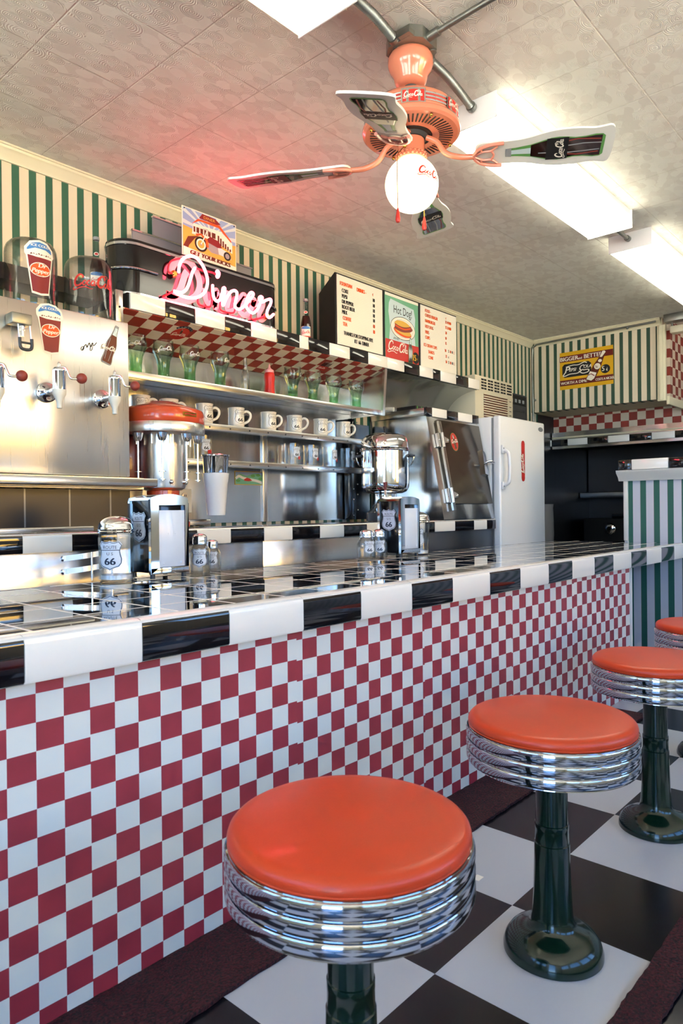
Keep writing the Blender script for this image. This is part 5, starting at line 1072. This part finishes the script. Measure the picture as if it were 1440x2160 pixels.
def blade(a, droop=0):
    L0, LL = .185, .375; tilt = rad(13); zb = z(1.930)
    U = Vector((math.cos(a)*math.cos(droop), math.sin(a)*math.cos(droop), -math.sin(droop))); V = Vector((-math.sin(a)*math.cos(tilt), math.cos(a)*math.cos(tilt), -math.sin(tilt))); org = Vector((0, 0, zb+.04*math.sin(droop)))
    N = U.cross(V)    # up
    class BF:
        step = None; o_ = org
        def __call__(s, u, v, w=0): return org+U*(L0+u)+V*v+N*w
    F = BF(); half = [(0, .018), (.006, .034), (.02, .043), (.06, .043), (.11, .044), (.15, .050), (.19, .062), (.23, .069), (.28, .069), (.32, .064), (.345, .067), (.362, .070), (.372, .062), (.376, .045), (.378, .02)]
    P = [(p.x, p.y) for p in cat([(u, v, 0) for u, v in half]+[(u, -v, 0) for u, v in reversed(half)], 4, True)]
    b = MB(); b.extr(P, F, -.003, .003, 'whitep'); bl = b.build('blade', fan, origin=o)
    class UF:   # underside picture frame: x = u (bottle axis), viewed from below
        step = None
        def __call__(s, u, v, w=0): return F(u, -v, -.003-w)
    q = UF(); b = MB(); H = .268; T0 = .085
    def sh(s, t0, t1, dy=0):
        o1 = [(T0+t*H, hw*s*H*1.18+dy) for t, hw in BOT if t0-1e-6 <= t <= t1+1e-6]; return o1+[(u, -(v-dy)+dy) for u, v in reversed(o1)]
    b.poly(sh(1.0, 0, 1), q, 'grn', .0008); b.poly(sh(.9, .26, .97), q, 'brownd', .0012); b.poly(sh(.5, .06, .26), q, 'pale', .0012); b.poly(sh(1.1, 0, .06), q, 'gry', .0014)
    for d, t0, t1, k in ((-.055, .34, .96, 'gry'), (.04, .62, .97, 'gry'), (-.085, .52, .95, 'knob'), (.095, .5, .96, 'knob')): b.ribbon([(T0+t0*H, d*H*.8), (T0+(t0+t1)/2*H, d*H*1.25), (T0+t1*H, d*H)], .010*H*1.6, q, k, .0016)
    b.rect(T0+.42*H, T0+.64*H, -.155*H, .155*H, q, 'ink', .0018); script(b, T0+.60*H, -.135*H, .27*H, q, 'paper', .0024, rad(90), 1.5); b.build('bottle_print', bl, origin=o)
    b = MB()     # iron
    arm = cat([Vector((math.cos(a)*.045, math.sin(a)*.045, z(1.992))), Vector((math.cos(a)*.075, math.sin(a)*.075, z(1.975))), Vector((math.cos(a)*.10, math.sin(a)*.10, z(1.940))), Vector((math.cos(a)*.14, math.sin(a)*.14, z(1.924))), Vector((math.cos(a)*.182, math.sin(a)*.182, z(1.924)-.145*math.sin(droop)))], 5)
    b.tube(arm, .008, 'fan', 10)
    class IF:
        def __call__(s, u, v, w=0): return F(u, v, -.008-w)
    I = IF(); tb = lambda l, r: b.tube([I(p.x, p.y) for p in cat([(x_, y_, 0) for x_, y_ in l], 5)], r, 'fand', 8)
    tb([(.075, .044), (.04, .040), (.01, .026), (-.004, 0), (.01, -.026), (.04, -.040), (.08, -.044)], .005); tb([(-.004, 0), (.02, .016), (.045, .018), (.062, .034)], .0032); tb([(-.004, 0), (.02, -.016), (.045, -.018), (.062, -.034)], .0032); tb([(.045, .018), (.052, 0), (.045, -.018)], .0032); tb([(.02, .016), (.012, .03)], .003); tb([(.02, -.016), (.012, -.03)], .003)
    b.build('blade_iron', fan, origin=o)
for a, dr_ in ((-60, 1.5), (27, 0), (118, 0), (205, 12.5)): blade(rad(a), rad(dr_))
for (dx, z0, z1, k) in (((.49, .036), 1.955, 1.756, 'brass'), ((.45-PI, .036), 1.945, 1.790, 'steel')):
    a = fa+dx[0]*-1 if False else fa-dx[0]; p0 = Vector((.040*math.cos(a), .040*math.sin(a), z(z0))); p1 = Vector((.085*math.cos(a), .085*math.sin(a), z(z0-.06))); p2 = Vector((.085*math.cos(a), .085*math.sin(a), z(z1)))
    b = MB().tube(cat([p0, p0+(p1-p0)*.6+Vector((0, 0, .01)), p1, p2], 6), .0014, 'brass', 6); b.sphere(p0, .006, 'brass', 12)
    pt = b.build('pull_chain', fan, origin=o); b = MB().lathe([(.0015, .004), (.0035, -.002), (.0065, -.022), (.0072, -.030), (.005, -.037), (1e-4, -.039)], p2, 'red', 18); b.build('pull_knob', pt, origin=o)
# ================================================================ junction box, conduit, tubes
t = thing('junction_box', 'galvanised ceiling junction box above the fan', 'junction box', (1.665, 1.185, CZ)); b = MB()
b.extr([(1.60, 1.16), (1.60, 1.235), (1.625, 1.262), (1.70, 1.262), (1.73, 1.235), (1.73, 1.165), (1.70, 1.135), (1.63, 1.135)], XY, 2.235, CZ-.0005, 'galv'); b.box(1.585, 1.625, 1.15, 1.19, 2.236, 2.25, 'galv'); b.build('box_body', t)
for x_, y_ in ((1.62, 1.22), (1.70, 1.15)): b = MB().lathe([(1e-4, 0), (.012, 0), (.012, .003)], (x_, y_, 2.231), 'galv', 14); b.build('knockout', t)
def flex(pts, r, label, name='flexible_conduit', cat_='conduit'):
    P = cat(pts, 40); out = []; rs = []; d = 0
    for i, p in enumerate(P):
        out.append(p); rs.append(r*(1+.10*math.sin(i*1.57)))
    L = sum((Vector(pts[i+1])-Vector(pts[i])).length for i in range(len(pts)-1)); n = int(L/.0022); Q = []; 
    acc = [0]
    for i in range(1, len(P)): acc.append(acc[-1]+(P[i]-P[i-1]).length)
    j = 0
    for k in range(n):
        s = acc[-1]*k/(n-1)
        while j < len(P)-2 and acc[j+1] < s: j += 1
        f_ = (s-acc[j])/max(1e-9, acc[j+1]-acc[j]); Q.append(P[j].lerp(P[j+1], min(1, f_)))
    t = thing(name, label, cat_, Q[n//2]); b = MB().tube(Q, [r*(1+.2*math.sin(i*PI/2)) for i in range(n)], 'galv', 12); b.build('hose', t)
    for e, d_ in ((0, 6), (-1, -7)): b = MB().tube([Q[e], Q[d_]], r*1.45, 'galv', 14); b.build('end_clamp', t)
    return t
flex([(1.36, 1.185, 2.243), (1.48, 1.195, 2.25), (1.60, 1.212, 2.248)], .0115, 'ribbed metal conduit between the near ceiling light and the junction box')
flex([(1.735, 1.19, 2.248), (1.85, 1.20, 2.252), (1.96, 1.215, 2.25), (2.035, 1.22, 2.238)], .0115, 'ribbed metal conduit between the junction box and the middle fluorescent light')
b = MB().tube(cat([(1.66, 1.135, 2.25), (1.66, 1.10, 2.252), (1.66, .9, 2.258), (1.66, .55, 2.258)], 6), .0085, 'galv', 12); b.tube([(1.66, 1.135, 2.25), (1.66, 1.10, 2.252)], .013, 'galv', 12); tag(b.build('rigid_conduit', origin=(1.66, .9, 2.258)), 'smooth metal conduit running from the junction box to the top edge of the photo', 'conduit')
b = MB().tube([(3.295, 1.245, 2.235), (3.40, 1.245, 2.235), (3.545, 1.245, 2.235)], .0095, 'galv', 12); b.tube([(3.525, 1.245, 2.235), (3.549, 1.245, 2.235)], .014, 'galv', 12); tag(b.build('rigid_conduit', origin=(3.42, 1.245, 2.235)), 'short metal conduit joining the two long fluorescent lights', 'conduit')
def fixture(x0, x1, label, lit, y0=1.135, y1=1.345, dz=.085):
    t = thing('fluorescent_light', label, 'ceiling light', ((x0+x1)/2, (y0+y1)/2, CZ), 'fluorescent lights in a row on the ceiling'); zb = CZ-dz
    b = MB().box(x0, x1, y0+.008, y1-.008, zb+.030, CZ-.0005, 'white', .002); b.build('housing', t)
    b = MB().box(x0-.002, x0+.003, y0, y1, zb-.001, CZ-.0006, 'white', .001); b.build('end_plate', t); b = MB().box(x1-.003, x1+.002, y0, y1, zb-.001, CZ-.0006, 'white', .001); b.build('end_plate', t)
    b = MB(); pr = [(y0+.002, zb+.050), (y0+.002, zb+.006), (y0+.008, zb), (y1-.008, zb), (y1-.002, zb+.006), (y1-.002, zb+.050)]
    b.extr(pr+[(y1-.006, zb+.052), (y0+.006, zb+.052)], Pl((x0+.0035, 0, 0), (0, 1, 0), (0, 0, 1)), 0, x1-x0-.007, 'tube' if lit else 'tubed'); b.build('diffuser', t); return t
fixture(.140, 1.345, 'dim prismatic fluorescent light at the top edge, nearest the viewer', False)
fixture(2.045, 3.288, 'long lit fluorescent light behind the fan blade, middle of the row', True)
fixture(3.552, 4.80, 'long lit fluorescent light cut by the right edge, farthest of the row', True)
# small conduit on the soffit cornice, switch gear at the right
b = MB().tube(cat([(5.285, 2.625, 1.47), (5.285, 2.63, 1.8), (5.285, 2.63, 2.16), (5.270, 2.60, 2.215), (5.262, 2.52, 2.225), (5.262, 2.1, 2.232), (5.262, 1.75, 2.235), (5.262, 1.66, 2.238)], 6), .0075, 'galv', 10)
for p in ((5.285, 2.61, 1.78), (5.262, 1.86, 2.226)): b.sphere(p, .010, 'galv', 10)
tag(b.build('wall_conduit', origin=(5.28, 2.63, 1.8)), 'thin metal conduit up the corner and along the soffit cornice', 'conduit')
t = thing('electrical_box', 'grey metal electrical box under the ceiling at the right end of the soffit', 'electrical box', (5.30, 1.54, CZ)); b = MB().box(5.24, 5.32, 1.46, 1.60, 2.215, CZ-.001, 'galv', .003); b.build('box_body', t); b = MB().sphere((5.23, 1.445, 2.215), .014, 'whitep', 12, (1, 1, 1.6)); b.build('cable_grip', t)
t = thing('emergency_light', 'small beige lamp hanging under the grey electrical box at the right edge', 'lamp', (5.30, 1.52, 2.2)); b = MB().box(5.26, 5.34, 1.475, 1.565, 2.135, 2.185, 'creamd', .008); b.build('lamp_head', t); b = MB().tube([(5.30, 1.555, 2.17), (5.30, 1.56, 2.2145)], .008, 'galv'); b.build('bracket', t)
# ================================================================ kitchen beyond the pass
t = thing('range_hood', 'stainless kitchen hood edged with black and white tiles beyond the fridge', 'range hood', (5.72, 1.8, 1.41))
y_ = atx(1157, 932, 5.69).y+.0; ys = [y_+.172*1.0]+[y_-.1712*k for k in range(0, 20)]; b = MB()
for i in range(len(ys)-1):
    if ys[i+1] > -1.2: b.box(5.684, 5.6985, ys[i+1]+.001, min(2.66, ys[i])-.001, 1.428, 1.486 if False else 1.482, ['wtile', 'btile'][i % 2], .002)
b.build('edge_tiles', t)
b = MB().box(5.70, 5.7035, -1.2, 2.66, 1.4825, 1.545, 'steelh'); b.build('steel_band', t)
b = MB().box(5.7045, 6.48, -1.2, 2.66, 1.452, 1.47, 'blackm'); b.build('underside', t)
t = thing('kitchen_shelf', 'stainless shelf edge across the dark kitchen wall beyond the fridge', 'shelf', (6.4, 2.2, 1.0)); b = MB().box(6.27, 6.498, .8, 2.66, .985, 1.035, 'steelh', .003); b.build('shelf_board', t)
b = MB().box(6.47, 6.499, .8, 2.66, 1.05, 1.44, 'steelk'); b.build('splash_panel', t)
t = thing('black_oven', 'black oven with a round chrome knob in the dark kitchen', 'oven', (6.35, 1.9, 0)); b = MB().box(6.20, 6.46, 1.3, 2.60, .002, .80, 'blackm', .01); b.box(6.22, 6.46, 1.3, 2.35, .801, .84, 'black', .006); b.build('oven_body', t)
p = atx(1286, 1115, 6.19); b = MB().lathe([(1e-4, 0), (.045, 0), (.050, .006), (.040, .018), (.022, .022), (.018, .035), (1e-4, .035)], (6.198, p.y, p.z), 'chrome', 28, Matrix.Rotation(rad(-90), 3, 'Y')); b.build('knob', t)
t = thing('trash_bin', 'bin with a clear plastic liner standing right beside the fridge', 'bin', (5.27, 2.565, 0)); b = MB(); glassbody(b, [(.075, .001), (.095, .70)], (0, 0, 0), 'dgrey', 0, 0, 32, .006); b.build('bin_body', t, origin=o)
b = MB().lathe([(.100, .62), (.104, .68), (.102, .80), (.098, .90), (.102, .93), (.09, .90), (.08, .75)], (0, 0, 0), 'water', 26); b.build('plastic_liner', t, origin=o)
# ================================================================ light
def area(name, loc, rot, sx, sy, power, col=(1, 1, 1)):
    l = bpy.data.lights.new(name, 'AREA'); l.shape = 'RECTANGLE'; l.size = sx; l.size_y = sy; l.energy = power; l.color = col
    o = bpy.data.objects.new(name, l); C.objects.link(o); o.location = loc; o.rotation_euler = rot; return o
w = bpy.data.worlds.new('sky'); bpy.context.scene.world = w; w.use_nodes = True; nt = w.node_tree; bg = nt.nodes['Background']
sk = nt.nodes.new('ShaderNodeTexSky'); sk.sky_type = 'HOSEK_WILKIE'; sk.sun_direction = (.25, .6, .75); sk.turbidity = 3.5; sk.ground_albedo = .4
mxn = nt.nodes.new('ShaderNodeMix'); mxn.data_type = 'RGBA'; mxn.blend_type = 'MULTIPLY'; mxn.inputs[0].default_value = 1; mxn.inputs[7].default_value = (.80, .99, 1.2, 1); nt.links.new(sk.outputs[0], mxn.inputs[6]); nt.links.new(mxn.outputs[2], bg.inputs[0]); bg.inputs[1].default_value = WORLD
s = bpy.data.lights.new('sun', 'SUN'); s.energy = SUN; s.angle = .01; s.color = (1, .97, .91); so = bpy.data.objects.new('sun', s); C.objects.link(so)
so.rotation_euler = Vector((.25, .55, .8)).to_track_quat('Z', 'Y').to_euler()
for i, h in enumerate(WIN):
    l = area('window_light', ((h[0]+h[1])/2, -2.12, (h[2]+h[3])/2), (rad(-90), 0, 0), h[1]-h[0], h[3]-h[2], 1); l.data.cycles.is_portal = True; l.rotation_euler = (rad(90), 0, 0)
for y0, y1, z0, z1 in ((-1.1, -.2, .04, 2.0), (.1, 1.3, 1.0, 2.1), (1.5, 2.3, 1.0, 2.1)):
    l = area('window_light', (-1.72, (y0+y1)/2, (z0+z1)/2), (0, rad(-90), 0), z1-z0, y1-y0, 1); l.data.cycles.is_portal = True
sc = bpy.context.scene
sc.view_settings.view_transform = 'Standard'; sc.view_settings.look = 'None'; sc.view_settings.gamma = 1; sc.view_settings.use_curve_mapping = False
sc.view_settings.exposure = EXPO
sc.cycles.max_bounces = 10; sc.cycles.transparent_max_bounces = 12; sc.cycles.transmission_bounces = 10; sc.cycles.glossy_bounces = 6; sc.cycles.diffuse_bounces = 4
sc.cycles.sample_clamp_indirect = 6; sc.cycles.caustics_reflective = False; sc.cycles.caustics_refractive = False
for o in bpy.data.objects:
    if o.get('_o') is not None: del o['_o']
